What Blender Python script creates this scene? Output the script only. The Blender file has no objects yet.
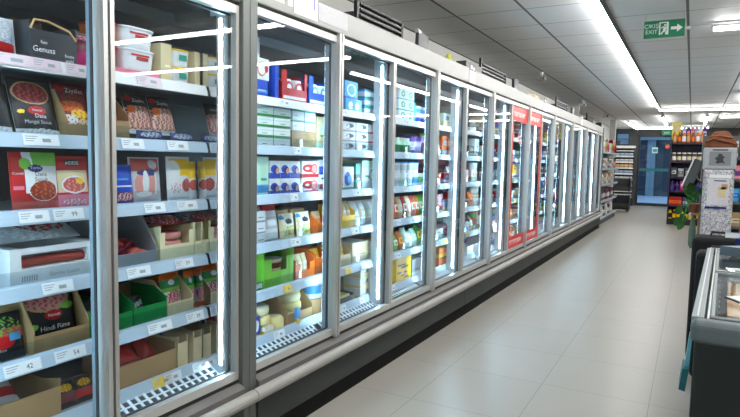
import bpy, math, random
from mathutils import Matrix, Vector
random.seed(11)
C = bpy.context.scene.collection
PI = math.pi
ROOM_H = 2.66          # ceiling height
DOOR_X = -1.72         # outer plane of the refrigerator doors
PITCH = 0.701          # width of one door in the long row

# ------------------------------------------------------------------ materials
MATS = {}
def mat(name, col=(.5, .5, .5), rough=.5, metal=0., emit=None, strength=0., noise=0., nscale=30., spec=.5, coat=0.):
    if name in MATS: return MATS[name]
    m = bpy.data.materials.new(name); m.use_nodes = True
    nt = m.node_tree; b = nt.nodes['Principled BSDF']
    c = (col[0], col[1], col[2], 1)
    b.inputs['Base Color'].default_value = c
    b.inputs['Roughness'].default_value = rough
    b.inputs['Metallic'].default_value = metal
    b.inputs['Specular IOR Level'].default_value = spec
    b.inputs['Coat Weight'].default_value = coat
    if emit:
        b.inputs['Emission Color'].default_value = (*emit, 1); b.inputs['Emission Strength'].default_value = strength
    if noise:
        tc = nt.nodes.new('ShaderNodeTexCoord'); n = nt.nodes.new('ShaderNodeTexNoise'); n.inputs['Scale'].default_value = nscale
        n.inputs['Detail'].default_value = 3
        mx = nt.nodes.new('ShaderNodeMix'); mx.data_type = 'RGBA'
        mx.inputs['A'].default_value = tuple(max(0, v*(1-noise)) for v in col)+(1,)
        mx.inputs['B'].default_value = tuple(min(1, v*(1+noise)) for v in col)+(1,)
        nt.links.new(tc.outputs['Object'], n.inputs['Vector']); nt.links.new(n.outputs['Fac'], mx.inputs['Factor'])
        nt.links.new(mx.outputs['Result'], b.inputs['Base Color'])
    MATS[name] = m
    return m

def glass_mat(name, tint=(.93, .97, 1.), f_ior=1.5, rough=0.0):
    if name in MATS: return MATS[name]
    m = bpy.data.materials.new(name); m.use_nodes = True
    nt = m.node_tree; nt.nodes.remove(nt.nodes['Principled BSDF'])
    o = nt.nodes['Material Output']; mx = nt.nodes.new('ShaderNodeMixShader'); fr = nt.nodes.new('ShaderNodeFresnel')
    t = nt.nodes.new('ShaderNodeBsdfTransparent'); g = nt.nodes.new('ShaderNodeBsdfGlossy')
    # the same reflectance on both faces of the pane
    ge = nt.nodes.new('ShaderNodeNewGeometry'); mi = nt.nodes.new('ShaderNodeMix')
    mi.inputs['A'].default_value = f_ior; mi.inputs['B'].default_value = 1/f_ior
    nt.links.new(ge.outputs['Backfacing'], mi.inputs['Factor']); nt.links.new(mi.outputs['Result'], fr.inputs['IOR'])
    t.inputs['Color'].default_value = (*tint, 1); g.inputs['Roughness'].default_value = rough
    nt.links.new(fr.outputs[0], mx.inputs[0]); nt.links.new(t.outputs[0], mx.inputs[1]); nt.links.new(g.outputs[0], mx.inputs[2])
    nt.links.new(mx.outputs[0], o.inputs[0])
    MATS[name] = m
    return m

def grid_mat(name, base, line, ox, px, wx, oy, py, wy, rough, noise, line_y=None, spec=.5, bump=0.):
    """Tiles: lines along y every px, lines along x every py."""
    m = bpy.data.materials.new(name); m.use_nodes = True
    nt = m.node_tree; b = nt.nodes['Principled BSDF']; L = nt.links.new
    tc = nt.nodes.new('ShaderNodeTexCoord'); sp = nt.nodes.new('ShaderNodeSeparateXYZ'); L(tc.outputs['Object'], sp.inputs[0])
    def M(op, a, bb=None):
        n = nt.nodes.new('ShaderNodeMath'); n.operation = op
        for i, v in enumerate((a, bb)):
            if v is None: continue
            if isinstance(v, (int, float)): n.inputs[i].default_value = v
            else: L(v, n.inputs[i])
        return n.outputs[0]
    def mask(c, off, p, w):
        f = M('FRACT', M('ADD', M('DIVIDE', M('SUBTRACT', c, off), p), 100.5))
        return M('LESS_THAN', M('MULTIPLY', M('ABSOLUTE', M('SUBTRACT', f, .5)), p), w/2)
    def cell(c, off, p): return M('FLOOR', M('ADD', M('DIVIDE', M('SUBTRACT', c, off), p), 100))
    mxm, mym = mask(sp.outputs[0], ox, px, wx), mask(sp.outputs[1], oy, py, wy)
    n = nt.nodes.new('ShaderNodeTexNoise'); n.inputs['Scale'].default_value = 3.0; n.inputs['Detail'].default_value = 6
    L(tc.outputs['Object'], n.inputs['Vector'])
    wn = nt.nodes.new('ShaderNodeTexWhiteNoise'); wn.noise_dimensions = '2D'; cb = nt.nodes.new('ShaderNodeCombineXYZ')
    L(cell(sp.outputs[0], ox, px), cb.inputs[0]); L(cell(sp.outputs[1], oy, py), cb.inputs[1]); L(cb.outputs[0], wn.inputs['Vector'])
    fac = M('ADD', M('MULTIPLY', n.outputs['Fac'], .7), M('MULTIPLY', wn.outputs['Value'], .3))
    def mix(f, A, B):
        x = nt.nodes.new('ShaderNodeMix'); x.data_type = 'RGBA'
        if isinstance(f, (int, float)): x.inputs['Factor'].default_value = f
        else: L(f, x.inputs['Factor'])
        for k, v in (('A', A), ('B', B)):
            if isinstance(v, tuple): x.inputs[k].default_value = (*v, 1)
            else: L(v, x.inputs[k])
        return x.outputs['Result']
    c0 = mix(fac, tuple(v*(1-noise) for v in base), tuple(min(1, v*(1+noise)) for v in base))
    c1 = mix(mym, c0, line_y or line); c2 = mix(mxm, c1, line)
    L(c2, b.inputs['Base Color']); b.inputs['Roughness'].default_value = rough; b.inputs['Specular IOR Level'].default_value = spec
    if bump:
        bp = nt.nodes.new('ShaderNodeBump'); bp.inputs['Strength'].default_value = bump; bp.inputs['Distance'].default_value = .004
        L(n.outputs['Fac'], bp.inputs['Height']); L(bp.outputs[0], b.inputs['Normal'])
    MATS[name] = m
    return m

def lin(r, g, b):      # 0-255 display colour to linear
    f = lambda v: ((v/255+.055)/1.055)**2.4 if v > 10 else v/255/12.92
    return (f(r), f(g), f(b))
PAL = {  # print colours used on packaging
 'white': (228, 231, 231), 'cream': (218, 200, 156), 'kraft': (164, 132, 90), 'kraft_dark': (140, 114, 80), 'red': (186, 18, 22), 'dark_red': (120, 20, 30),
 'maroon': (110, 24, 48), 'black': (24, 24, 26), 'charcoal': (52, 55, 58), 'blue': (12, 66, 178), 'navy': (24, 40, 110), 'sky': (70, 158, 214),
 'teal': (40, 158, 136), 'green': (24, 132, 62), 'leaf': (120, 190, 60), 'mint': (190, 226, 200), 'yellow': (244, 196, 12), 'orange': (226, 104, 20),
 'pink': (226, 130, 150), 'magenta': (190, 40, 110), 'purple': (90, 50, 130), 'grey': (150, 154, 158), 'silver': (196, 200, 204), 'brown': (110, 66, 40),
 'meat': (150, 58, 46), 'salami': (196, 84, 76), 'ham': (220, 150, 140), 'lilac': (180, 170, 214), 'cheese': (240, 222, 150), 'butter': (246, 236, 190), 'tan': (200, 160, 110)}
def P(n):
    if n in MATS: return MATS[n]
    return mat(n, lin(*PAL[n]), rough=.38, noise=.06, nscale=40, spec=.4)

alu = mat('brushed_aluminium', (.62, .62, .6), .38, .75, noise=.05, nscale=60)
alu_white = mat('pale_anodised_frame', (.50, .50, .485), .34, .3)
grey_paint = mat('grey_painted_metal', (.215, .215, .21), .42, .1, noise=.04)
pillar_paint = mat('charcoal_painted_metal', (.105, .115, .11), .45, .1, noise=.05)
ledge_paint = mat('warm_grey_ledge', (.115, .108, .104), .5, .0)
panel_paint = mat('dark_green_grey_panel', (.030, .036, .034), .5, .0, noise=.06, spec=.25)
bumper_mat = mat('grey_bumper_plastic', (.31, .30, .285), .42)
kick_mat = mat('black_kick_plastic', (.005, .005, .005), .7, spec=.15)
seal_shade_mat = mat('black_seal_and_gap_shade', (.01, .011, .012), .6)
liner_mat = mat('cabinet_liner', (.030, .037, .044), .4, noise=.06)
mirror_liner = mat('polished_end_liner', (.80, .84, .87), .03, 1.)
shelf_mat = mat('shelf_enamel', (.30, .33, .35), .35)
rail_mat = mat('price_rail_plastic', (.46, .57, .66), .32)
rail_white = mat('white_paper_strip', (.86, .84, .82), .5)
rail_pink = mat('pink_paper_strip', (.80, .62, .66), .5)
tag_white = mat('price_paper', (.84, .86, .86), .5)
tag_yellow = mat('yellow_price_paper', lin(246, 205, 40), .5)
ink = mat('print_ink', (.03, .03, .035), .5)
ink_grey = mat('faint_print', (.35, .36, .38), .5)
white_ink = mat('white_print', (.86, .86, .86), .45)
led_bright = mat('led_lamp_bright', (.9, .9, .9), .5, emit=(.54, .83, 1.), strength=110)
added_led = mat('added_led_soft', (.9, .9, .9), .5, emit=(.54, .83, 1.), strength=25)
led_mat = mat('led_lamp', (.9, .9, .9), .5, emit=(.54, .83, 1.), strength=44)
grille_mat = mat('white_grille', (.66, .70, .73), .35)
slot_mat = mat('grille_dark', (.015, .02, .028), .7)
glass = glass_mat('door_glass')
guard_mat = glass_mat('clear_shelf_guard', (.90, .94, .96), 1.45)
red_vinyl = mat('red_vinyl', lin(205, 40, 36), .45)
black_plastic = mat('black_plastic', (.014, .014, .015), .42)
dark_metal = mat('dark_grey_metal', (.05, .052, .055), .45, .2)
wood = mat('plain_wood', (.30, .16, .07), .55, noise=.25, nscale=14)

# ------------------------------------------------------------------ mesh builder
class MB:
    def __init__(s): s.v = []; s.f = []; s.m = []; s.s = []; s.mats = []
    def mi(s, m):
        if isinstance(m, str): m = P(m)
        if m not in s.mats: s.mats.append(m)
        return s.mats.index(m)
    def add(s, vs, fs, m, smooth=False):
        k = len(s.v); s.v += [tuple(v) for v in vs]
        for i, f in enumerate(fs):
            s.f.append(tuple(a+k for a in f)); s.m.append(s.mi(m[i] if isinstance(m, list) else m)); s.s.append(smooth)
        return s
    def box(s, x0, x1, y0, y1, z0, z1, m):
        vs = [(x, y, z) for x in (x0, x1) for y in (y0, y1) for z in (z0, z1)]
        return s.add(vs, [(0, 1, 3, 2), (4, 6, 7, 5), (0, 4, 5, 1), (2, 3, 7, 6), (0, 2, 6, 4), (1, 5, 7, 3)], m)
    def prism(s, prof, y0, y1, m, smooth=False):   # xz outline pushed along y
        n = len(prof); vs = [(x, y0, z) for x, z in prof]+[(x, y1, z) for x, z in prof]
        fs = [(i, (i+1) % n, n+(i+1) % n, n+i) for i in range(n)]
        s.add(vs, fs, m, smooth)
        return s.add(vs, [tuple(range(n))[::-1], tuple(range(n, 2*n))], m)
    def prism_z(s, prof, z0, z1, m, smooth=False):  # xy outline pushed along z
        n = len(prof); vs = [(x, y, z0) for x, y in prof]+[(x, y, z1) for x, y in prof]
        s.add(vs, [(i, (i+1) % n, n+(i+1) % n, n+i) for i in range(n)], m, smooth)
        return s.add(vs, [tuple(range(n))[::-1], tuple(range(n, 2*n))], m)
    def lathe(s, prof, m, seg=20, c=(0, 0, 0), ex=2., sx=1., sy=1., smooth=True):
        vs = []; fs = []; ms = []
        for r, z in prof:
            for i in range(seg):
                a = 2*PI*(i+.5)/seg; ca, sa = math.cos(a), math.sin(a)
                k = 1/((abs(ca)**ex+abs(sa)**ex)**(1/ex))
                vs.append((c[0]+r*ca*k*sx, c[1]+r*sa*k*sy, c[2]+z))
        for j in range(len(prof)-1):
            for i in range(seg):
                fs.append((j*seg+i, j*seg+(i+1) % seg, (j+1)*seg+(i+1) % seg, (j+1)*seg+i)); ms.append(m[j] if isinstance(m, list) else m)
        s.add(vs, fs, ms, smooth)
        n = len(prof)
        s.add(vs[:seg], [tuple(range(seg))[::-1]], ms[0]); s.add(vs[(n-1)*seg:], [tuple(range(seg))], ms[-1])
        return s
    def tube(s, pts, r, m, seg=8):
        pts = [Vector(p) for p in pts]; vs = []; n = len(pts)
        for i, p in enumerate(pts):
            d = (pts[min(i+1, n-1)]-pts[max(i-1, 0)]).normalized()
            a = d.orthogonal().normalized() if i == 0 else (a-d*a.dot(d)).normalized()
            b = d.cross(a); rr = r[i] if isinstance(r, (list, tuple)) else r
            for k in range(seg):
                t = 2*PI*k/seg; vs.append(p+(a*math.cos(t)+b*math.sin(t))*rr)
        fs = [(i*seg+k, i*seg+(k+1) % seg, (i+1)*seg+(k+1) % seg, (i+1)*seg+k) for i in range(n-1) for k in range(seg)]
        s.add(vs, fs, m, True)
        return s.add(vs, [tuple(range(seg))[::-1], tuple(range((n-1)*seg, n*seg))], m)
    def text(s, body, h, m, place, align='CENTER'):
        """flat lettering; place(a, b) maps text-plane metres to a 3-D point"""
        vs, fs = glyphs(body, align); return s.add([place(a*h, b*h) for a, b in vs], fs, m)
    def mesh(s, name):
        me = bpy.data.meshes.new(name); me.from_pydata(s.v, [], s.f)
        for m in s.mats: me.materials.append(m)
        me.polygons.foreach_set('material_index', s.m); me.polygons.foreach_set('use_smooth', s.s)
        me.update(); return me
    def build(s, name, parent=None, bevel=0., seg=2):
        o = bpy.data.objects.new(name, s.mesh(name)); C.objects.link(o)
        if parent is not None: o.parent = parent
        if bevel:
            b = o.modifiers.new('edge', 'BEVEL'); b.width = bevel; b.segments = seg; b.limit_method = 'ANGLE'
        return o
_G = {}
def glyphs(body, align):
    if (body, align) not in _G:
        cu = bpy.data.curves.new('lettering', 'FONT'); cu.body = body; cu.align_x = align; cu.resolution_u = 2
        o = bpy.data.objects.new('lettering', cu); C.objects.link(o)
        bpy.context.view_layer.update()
        me = o.evaluated_get(bpy.context.evaluated_depsgraph_get()).to_mesh()
        _G[(body, align)] = ([(v.co.x, v.co.y) for v in me.vertices], [tuple(p.vertices) for p in me.polygons])
        bpy.data.objects.remove(o); bpy.data.curves.remove(cu)
    return _G[(body, align)]

def empty(name, loc=(0, 0, 0)):
    o = bpy.data.objects.new(name, None); C.objects.link(o); o.location = loc; o.empty_display_size = .1
    return o
def tag(o, label=None, cat=None, group=None, kind=None):
    if label: o['label'] = label
    if cat: o['category'] = cat
    if group: o['group'] = group
    if kind: o['kind'] = kind
    return o
def struct(name, mb, bevel=0.): return tag(mb.build(name, None, bevel), kind='structure')
def facing(x):      # text on a face that looks towards +x: text runs along +y
    return lambda a, b, y=0, z=0: (x, y+a, z+b)

# ------------------------------------------------------------------ the room
floor_m = grid_mat('floor_tiles', lin(158, 155, 147), lin(118, 114, 106), -.143, .603, .004, 3.02, .632, .004, .34, .05, spec=.5)
ceil_m = grid_mat('ceiling_tiles', lin(226, 227, 227), lin(104, 106, 108), -.105, .604, .022, 5.66, .604, .011, .55, .03, line_y=lin(112, 114, 116), spec=.25)
wall_m = mat('wall_paint', lin(190, 190, 186), .7, noise=.03, nscale=3)
wall_dark = mat('wall_dark_cladding', lin(70, 74, 76), .6, noise=.05, nscale=3)
struct('floor', MB().box(-2.6, 6.1, -4.1, 22.6, -.06, 0, floor_m))
struct('ceiling', MB().box(-2.6, 6.1, -4.1, 22.6, ROOM_H, ROOM_H+.06, ceil_m))
struct('wall_left', MB().box(-2.62, -2.54, -4.1, 22.6, 0, ROOM_H, wall_m))
struct('wall_right', MB().box(6.0, 6.08, -4.1, 22.6, 0, ROOM_H, wall_m))
struct('wall_behind', MB().box(-2.54, 6.0, -4.1, -4.02, 0, ROOM_H, wall_m))
w = MB()
w.box(-2.54, -2.40, 22.5, 22.6, 0, ROOM_H, wall_dark).box(-1.98, -1.70, 22.5, 22.6, 0, ROOM_H, wall_dark)
w.box(-2.40, -1.98, 22.5, 22.6, 0, 2.10, wall_dark).box(-2.40, -1.98, 22.5, 22.6, 2.52, ROOM_H, wall_dark)
w.box(-1.70, -.62, 22.5, 22.6, 2.44, ROOM_H, wall_dark).box(-.62, 6.0, 22.5, 22.6, 0, ROOM_H, wall_dark)
struct('wall_far', w)
# transom window over the rack
win = tag(empty('window_1', (-2.19, 22.54, 2.31)), kind='structure')
frame_m = mat('dark_window_frame', (.03, .034, .036), .4, .3)
f = MB(); f.box(-.21, .21, -.02, .02, -.21, -.18, frame_m).box(-.21, .21, -.02, .02, .18, .21, frame_m).box(-.21, -.18, -.02, .02, -.18, .18, frame_m).box(.18, .21, -.02, .02, -.18, .18, frame_m).box(-.18, .18, -.015, .015, -.012, .012, frame_m)
f.build('window_frame', win)
MB().box(-.18, .18, -.004, .004, -.18, .18, glass).build('window_pane', win)
# glazed exit door at the far end
dr = tag(empty('door_1', (-1.16, 22.55, 0)), kind='structure')
f = MB(); f.box(-.54, -.47, -.05, .03, 0, 2.44, frame_m).box(.47, .54, -.05, .03, 0, 2.44, frame_m).box(-.47, .47, -.05, .03, 2.37, 2.44, frame_m).box(-.47, .47, -.04, .02, .0, .1, frame_m)
f.build('door_frame', dr, .006)
MB().box(-.47, .47, -.006, .006, .1, 2.37, glass).build('door_pane', dr)
MB().box(-.45, .45, -.022, -.008, 1.20, 1.30, mat('teal_band', lin(40, 120, 124), .5)).build('push_bar', dr)
s_ = MB(); s_.box(-.09, .09, -.012, -.007, 1.82, 2.02, mat('pale_teal_sign', lin(190, 226, 222), .5)); s_.box(-.06, .06, -.014, -.012, 1.87, 1.97, mat('teal_print', lin(60, 150, 150), .5)); s_.build('door_notice', dr)
s_ = MB(); s_.lathe([(.07, 0), (.07, .004)], mat('orange_sticker', lin(226, 90, 30), .5), 20); o = s_.build('round_sticker', dr); o.rotation_euler = (PI/2, 0, 0); o.location = (.38, -.008, 2.05)
# outside, dusk
road = mat('outside_paving', lin(150, 170, 190), .7, noise=.1, nscale=2)
bld = mat('outside_facade', lin(52, 72, 88), .7, noise=.3, nscale=1.2)
bld2 = mat('outside_columns', lin(104, 126, 140), .6, noise=.2, nscale=2)
struct('street_ground', MB().box(-12, 10, 22.62, 40, -.12, -.03, road))
b_ = MB(); b_.box(-12, 10, 31, 31.3, -.1, 6, bld)
for x in (-5.2, -3.1, -1.9, -.4, 1.5): b_.box(x, x+.35, 30.7, 31, -.03, 6, bld2)
for x in (-4.6, -2.6, -1.2, .3): b_.box(x, x+.7, 30.95, 31.0, .2, 2.3, mat('outside_shutter', lin(24, 40, 62), .5))
b_.box(-12, 10, 30.6, 31, 2.6, 2.9, bld2)
tag(b_.build('street_facade'), 'blue dusk building front seen through the glass exit door', 'building')

# ------------------------------------------------------------------ ceiling lights
tube_m = mat('tube_lamp', (.9, .9, .9), .5, emit=(1., .985, .95), strength=19)
strip_m = mat('strip_lamp', (.9, .9, .9), .5, emit=(1., .99, .96), strength=125)
house_m = mat('lamp_housing', (.55, .55, .53), .4)
def ceiling_light(name, label, x0, x1, y0, y1, z=2.585, m=tube_m, group=None):
    along_y = (y1-y0) > (x1-x0)
    r = tag(empty(name, ((x0+x1)/2, (y0+y1)/2, z)), label, 'ceiling light', group)
    hx, hy = (x1-x0)/2, (y1-y0)/2
    h = MB(); h.box(-hx, hx, -hy, hy, .028, .05, house_m)
    for t in (-.8, 0, .8):
        px, py = (0, hy*t) if along_y else (hx*t, 0)
        h.box(px-.012, px+.012, py-.012, py+.012, .05, ROOM_H-z, house_m)
    e = .02
    if along_y: h.box(-hx, hx, -hy, -hy+e, 0, .028, house_m).box(-hx, hx, hy-e, hy, 0, .028, house_m)
    else: h.box(-hx, -hx+e, -hy, hy, 0, .028, house_m).box(hx-e, hx, -hy, hy, 0, .028, house_m)
    h.build('housing', r)
    d = MB()
    if along_y: d.box(-hx, hx, -hy+e, hy-e, 0, .028, m)
    else: d.box(-hx+e, hx-e, -hy, hy, 0, .028, m)
    d.build('diffuser', r)
    return r
r = tag(empty('linear_light', (-.70, 6.6, 2.60)), 'long continuous strip light running along the aisle ceiling beside a dark rail', 'ceiling light')
l = MB().box(-.018, -.006, -7.9, 7.9, .036, .050, strip_m); l.build('diffuser', r)
MB().box(-.006, .022, -7.9, 7.9, .028, .06, mat('dark_rail', (.02, .02, .02), .6)).build('rail', r)
ceiling_light('tube_light', 'white tube light crossing the ceiling just beyond the hanging exit sign', .08, 4.2, 6.16, 6.22)
ceiling_light('tube_light', 'white tube light crossing the ceiling, nearest of those mirrored in the glass', -.14, 2.45, 4.42, 4.48)
ceiling_light('tube_light', 'long white tube light crossing the ceiling where the aisle strip light ends', -.72, 4.2, 14.55, 14.62)
ceiling_light('tube_light', 'short white tube light crossing behind the long cross light', .52, 3.2, 16.8, 16.87)
ceiling_light('tube_light', 'white tube light along the aisle in line with the strip, beyond the cross light', -.76, -.70, 16.6, 19.4)
ceiling_light('tube_light', 'white tube light along the ceiling above the far end display shelf', .215, .275, 16.5, 19.2)
ceiling_light('tube_light', 'white tube light along the ceiling near the exit door and wall rack', -1.70, -1.64, 18.3, 21.6)
ceiling_light('tube_light', 'long white tube light along the ceiling above the chest freezer side', .80, .86, 7.2, 13.6)
ceiling_light('tube_light', 'white tube light crossing in front of the exit door', -1.6, .4, 21.3, 21.37)
for y in (2.6, .8, -1.2):  # unseen tubes, added to give the near end more light
    ceiling_light('tube_light', 'added white tube light crossing the ceiling out of view', .0, 4.6, y, y+.06, group='added tube lights over the near end')

# ceiling fittings
def spot(x, y, label):
    r = tag(empty('ceiling_spotlight', (x, y, ROOM_H)), label, 'spotlight')
    MB().lathe([(.035, -.02), (.035, 0)], house_m, 16).build('mount', r)
    b = MB(); b.tube([(0, 0, -.02), (0, 0, -.06)], .01, house_m); b.tube([(-.05, .03, -.08), (.05, -.03, -.08)], .036, house_m, 14); b.build('lamp_body', r)
    MB().tube([(.05, -.03, -.08), (.062, -.037, -.08)], .030, black_plastic, 14).build('lens', r)
spot(-1.95, 8.6, 'small white ceiling spotlight nearest the camera above the refrigerator row')
spot(-2.02, 12.6, 'small ceiling spotlight above the far part of the refrigerator row')
spot(-1.95, 15.6, 'small ceiling spotlight past the end of the refrigerator row')

# green exit sign
r = tag(empty('exit_sign', (-.274, 5.65, 2.525)), 'green hanging exit sign with running figure and white arrow', 'sign')
green_m = mat('exit_green', lin(0, 128, 84), .45)
MB().box(-.156, .156, -.008, .008, -.072, .072, green_m).build('panel', r, .003)
t = MB(); fy = -.0095
put = lambda x, z: (lambda a, b: (x+a, fy, z+b))
t.text('ÇIKIŞ', .046, white_ink, put(-.096, .012)); t.text('EXIT', .046, white_ink, put(-.096, -.036))
t.build('lettering', r)
g = MB(); poly = lambda pts, m, y=fy: g.add([(a, y, b) for a, b in pts], [tuple(range(len(pts)))], m)
poly([(-.038, -.05), (.034, -.05), (.034, .056), (-.038, .056)], white_ink)
poly([(-.028, -.052), (.018, -.052), (.018, .046), (-.028, .046)], green_m, fy-.001)
poly([(-.008, -.018), (.012, -.022), (.016, .012), (-.004, .018)], white_ink, fy-.002)          # torso
poly([(-.002, .022), (.014, .022), (.016, .036), (0, .036)], white_ink, fy-.002)                # head
poly([(-.008, -.018), (.004, -.02), (-.018, -.048), (-.027, -.044)], white_ink, fy-.002)        # leg behind
poly([(.002, -.02), (.012, -.022), (.022, -.034), (.016, -.05), (.008, -.048), (.012, -.036)], white_ink, fy-.002)
poly([(-.004, .014), (-.02, .002), (-.024, .01), (-.006, .02)], white_ink, fy-.002)
poly([(.012, .012), (.03, .004), (.032, .012), (.014, .02)], white_ink, fy-.002)
g.build('running_figure', r)
a = MB(); pts = [(.052, -.012), (.098, -.012), (.098, -.032), (.140, 0), (.098, .032), (.098, .012), (.052, .012)]
a.add([(x, fy, z) for x, z in pts], [tuple(range(7))], white_ink); a.build('arrow', r)
for x in (-.145, .145): MB().tube([(x, 0, .07), (x, 0, ROOM_H-2.525)], .002, house_m, 6).build('hanger', r)
MB().box(.158, .19, -.01, .01, -.02, .004, house_m).box(.19, .2, -.01, .01, -.012, .004, house_m).build('bracket', r)

# ------------------------------------------------------------------ refrigerators
SH = [1.66, 1.418, 1.172, .930, .690]; DECK = .445
SHX = -1.875           # front edge of the shelves
ORD = ['first', 'second', 'third', 'fourth', 'fifth', 'sixth', 'seventh', 'eighth', 'ninth', 'tenth', 'eleventh', 'twelfth', 'thirteenth', 'fourteenth', 'fifteenth', 'sixteenth']
_mesh_cache = {}
def inst(key, fn, name, parent, loc):
    if key not in _mesh_cache: _mesh_cache[key] = fn().mesh(name)
    o = bpy.data.objects.new(name, _mesh_cache[key]); C.objects.link(o); o.parent = parent; o.location = loc
    return o
def door_frame_mb(W, z0, z1):
    b = MB(); h = W/2-.003; s = .017
    x0, x1 = DOOR_X-.032, DOOR_X
    b.box(x0, x1, -h, -h+s, z0, z1, alu_white).box(x0, x1, h-s, h, z0, z1, alu_white)
    b.box(x0, x1, -h+s, h-s, z1-.034, z1, alu_white).box(x0, x1, -h+s, h-s, z0, z0+.036, alu_white)
    # rubber seal on the inside
    q = x0-.012
    b.box(q, x0, -h, -h+s+.004, z0, z1, seal_shade_mat).box(q, x0, h-s-.004, h, z0, z1, seal_shade_mat)
    b.box(q, x0, -h+s, h-s, z1-.044, z1, seal_shade_mat).box(q, x0, -h+s, h-s, z0, z0+.04, seal_shade_mat)
    return b
def door_glass_mb(W, z0, z1):
    h = W/2-.020; return MB().box(DOOR_X-.016, DOOR_X-.012, -h, h, z0+.036, z1-.034, glass)
def handle_mb(z0, z1):
    b = MB(); b.box(DOOR_X, DOOR_X+.016, -.006, .006, z0-.008, z1+.014, alu); b.box(DOOR_X+.012, DOOR_X+.022, -.007, .009, z0-.006, z1+.012, alu); return b
def grille_mb(W):
    # sloped panel with two rows of slots: bars over a dark channel, built in the xz plane and run along y
    b = MB(); n = max(4, int(W/.036)); st = W/n
    A, B = Vector((-1.866, .424)), Vector((-1.798, .386)); d = B-A; nrm = Vector((.58, .81))*.006
    def quad(t0, t1, y0, y1, m, lift):
        p, q = A+d*t0, A+d*t1
        vs = [(p.x, y0, p.y), (q.x, y0, q.y), (q.x, y1, q.y), (p.x, y1, p.y)]
        up = [(x+nrm.x*lift, y, z+nrm.y*lift) for x, y, z in vs]
        b.add(vs+up, [(3, 2, 1, 0), (4, 5, 6, 7), (0, 1, 5, 4), (1, 2, 6, 5), (2, 3, 7, 6), (3, 0, 4, 7)], m)
    quad(0, 1, -W/2, W/2, slot_mat, .2)
    quad(0, .08, -W/2, W/2, grille_mat, 1); quad(.45, .53, -W/2, W/2, grille_mat, 1); quad(.88, 1, -W/2, W/2, grille_mat, 1)
    for i in range(n+1): quad(0, 1, max(-W/2, -W/2+i*st-.006), min(W/2, -W/2+i*st+.006), grille_mat, 1)
    return b
RAIL = [(0, .0), (.022, -.004), (.034, -.046), (.026, -.048), (.014, -.012), (0, -.012)]
def tag_mb(w, h, m, text=None):
    # a paper tag in the rail's sloping face; origin at its middle
    b = MB(); tilt = .28
    def pl(a, c, off=0): return (-c*tilt+off, a, c)
    for (a0, a1, c0, c1, mm, off) in [(-w/2, w/2, -h/2, h/2, m, .001)]:
        b.add([pl(a0, c0, 0), pl(a1, c0, 0), pl(a1, c1, 0), pl(a0, c1, 0), pl(a0, c0, off), pl(a1, c0, off), pl(a1, c1, off), pl(a0, c1, off)],
              [(3, 2, 1, 0), (4, 5, 6, 7), (0, 1, 5, 4), (1, 2, 6, 5), (2, 3, 7, 6), (3, 0, 4, 7)], mm)
    if text:
        b.text(text, h*.62, ink, lambda x, z: pl(w*.18+x, z-h*.22, .0016))
    for k in range(3):
        c = h*(.25-.2*k); ln = w*(.34-.06*k)
        b.add([pl(-w*.44, c, .0016), pl(-w*.44+ln, c, .0016), pl(-w*.44+ln, c+h*.07, .0016), pl(-w*.44, c+h*.07, .0016)], [(0, 1, 2, 3)], ink_grey)
    if not text:
        b.add([pl(w*.02, -h*.2, .0016), pl(w*.26, -h*.2, .0016), pl(w*.26, h*.12, .0016), pl(w*.02, h*.12, .0016)], [(0, 1, 2, 3)], ink_grey)
    return b
def sticker_mb(W, z0, z1, which):
    # red promotional vinyl: header and footer with white print, one side strip
    b = MB(); h = W/2-.021; x = DOOR_X-.0118; zz0, zz1 = z0+.04, z1-.038
    b.box(x, x+.001, -h, h, zz1-.16, zz1, red_vinyl).box(x, x+.001, -h, h, zz0, zz0+.13, red_vinyl)
    if which == 0: b.box(x, x+.001, -h, -h+.085, zz0+.13, zz1-.16, red_vinyl)
    else: b.box(x, x+.001, h-.05, h, zz0+.13, zz1-.16, red_vinyl)
    rr = random.Random(5)
    for zc, hh in ((zz1-.085, .05), (zz0+.062, .05)):
        y = -h+.08
        while y < h-.1:
            w_ = rr.choice((.03, .035, .04)); b.box(x+.001, x+.0016, y, y+.010, zc-hh/2, zc+hh/2, white_ink)
            k = rr.random()
            b.box(x+.001, x+.0016, y+.010, y+w_, zc+hh/2-.011, zc+hh/2, white_ink)
            if k > .3: b.box(x+.001, x+.0016, y+.010, y+w_, zc-.005, zc+.005, white_ink)
            if k > .55: b.box(x+.001, x+.0016, y+w_-.009, y+w_, zc-hh/2, zc, white_ink)
            y += w_+.014
    return b

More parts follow.
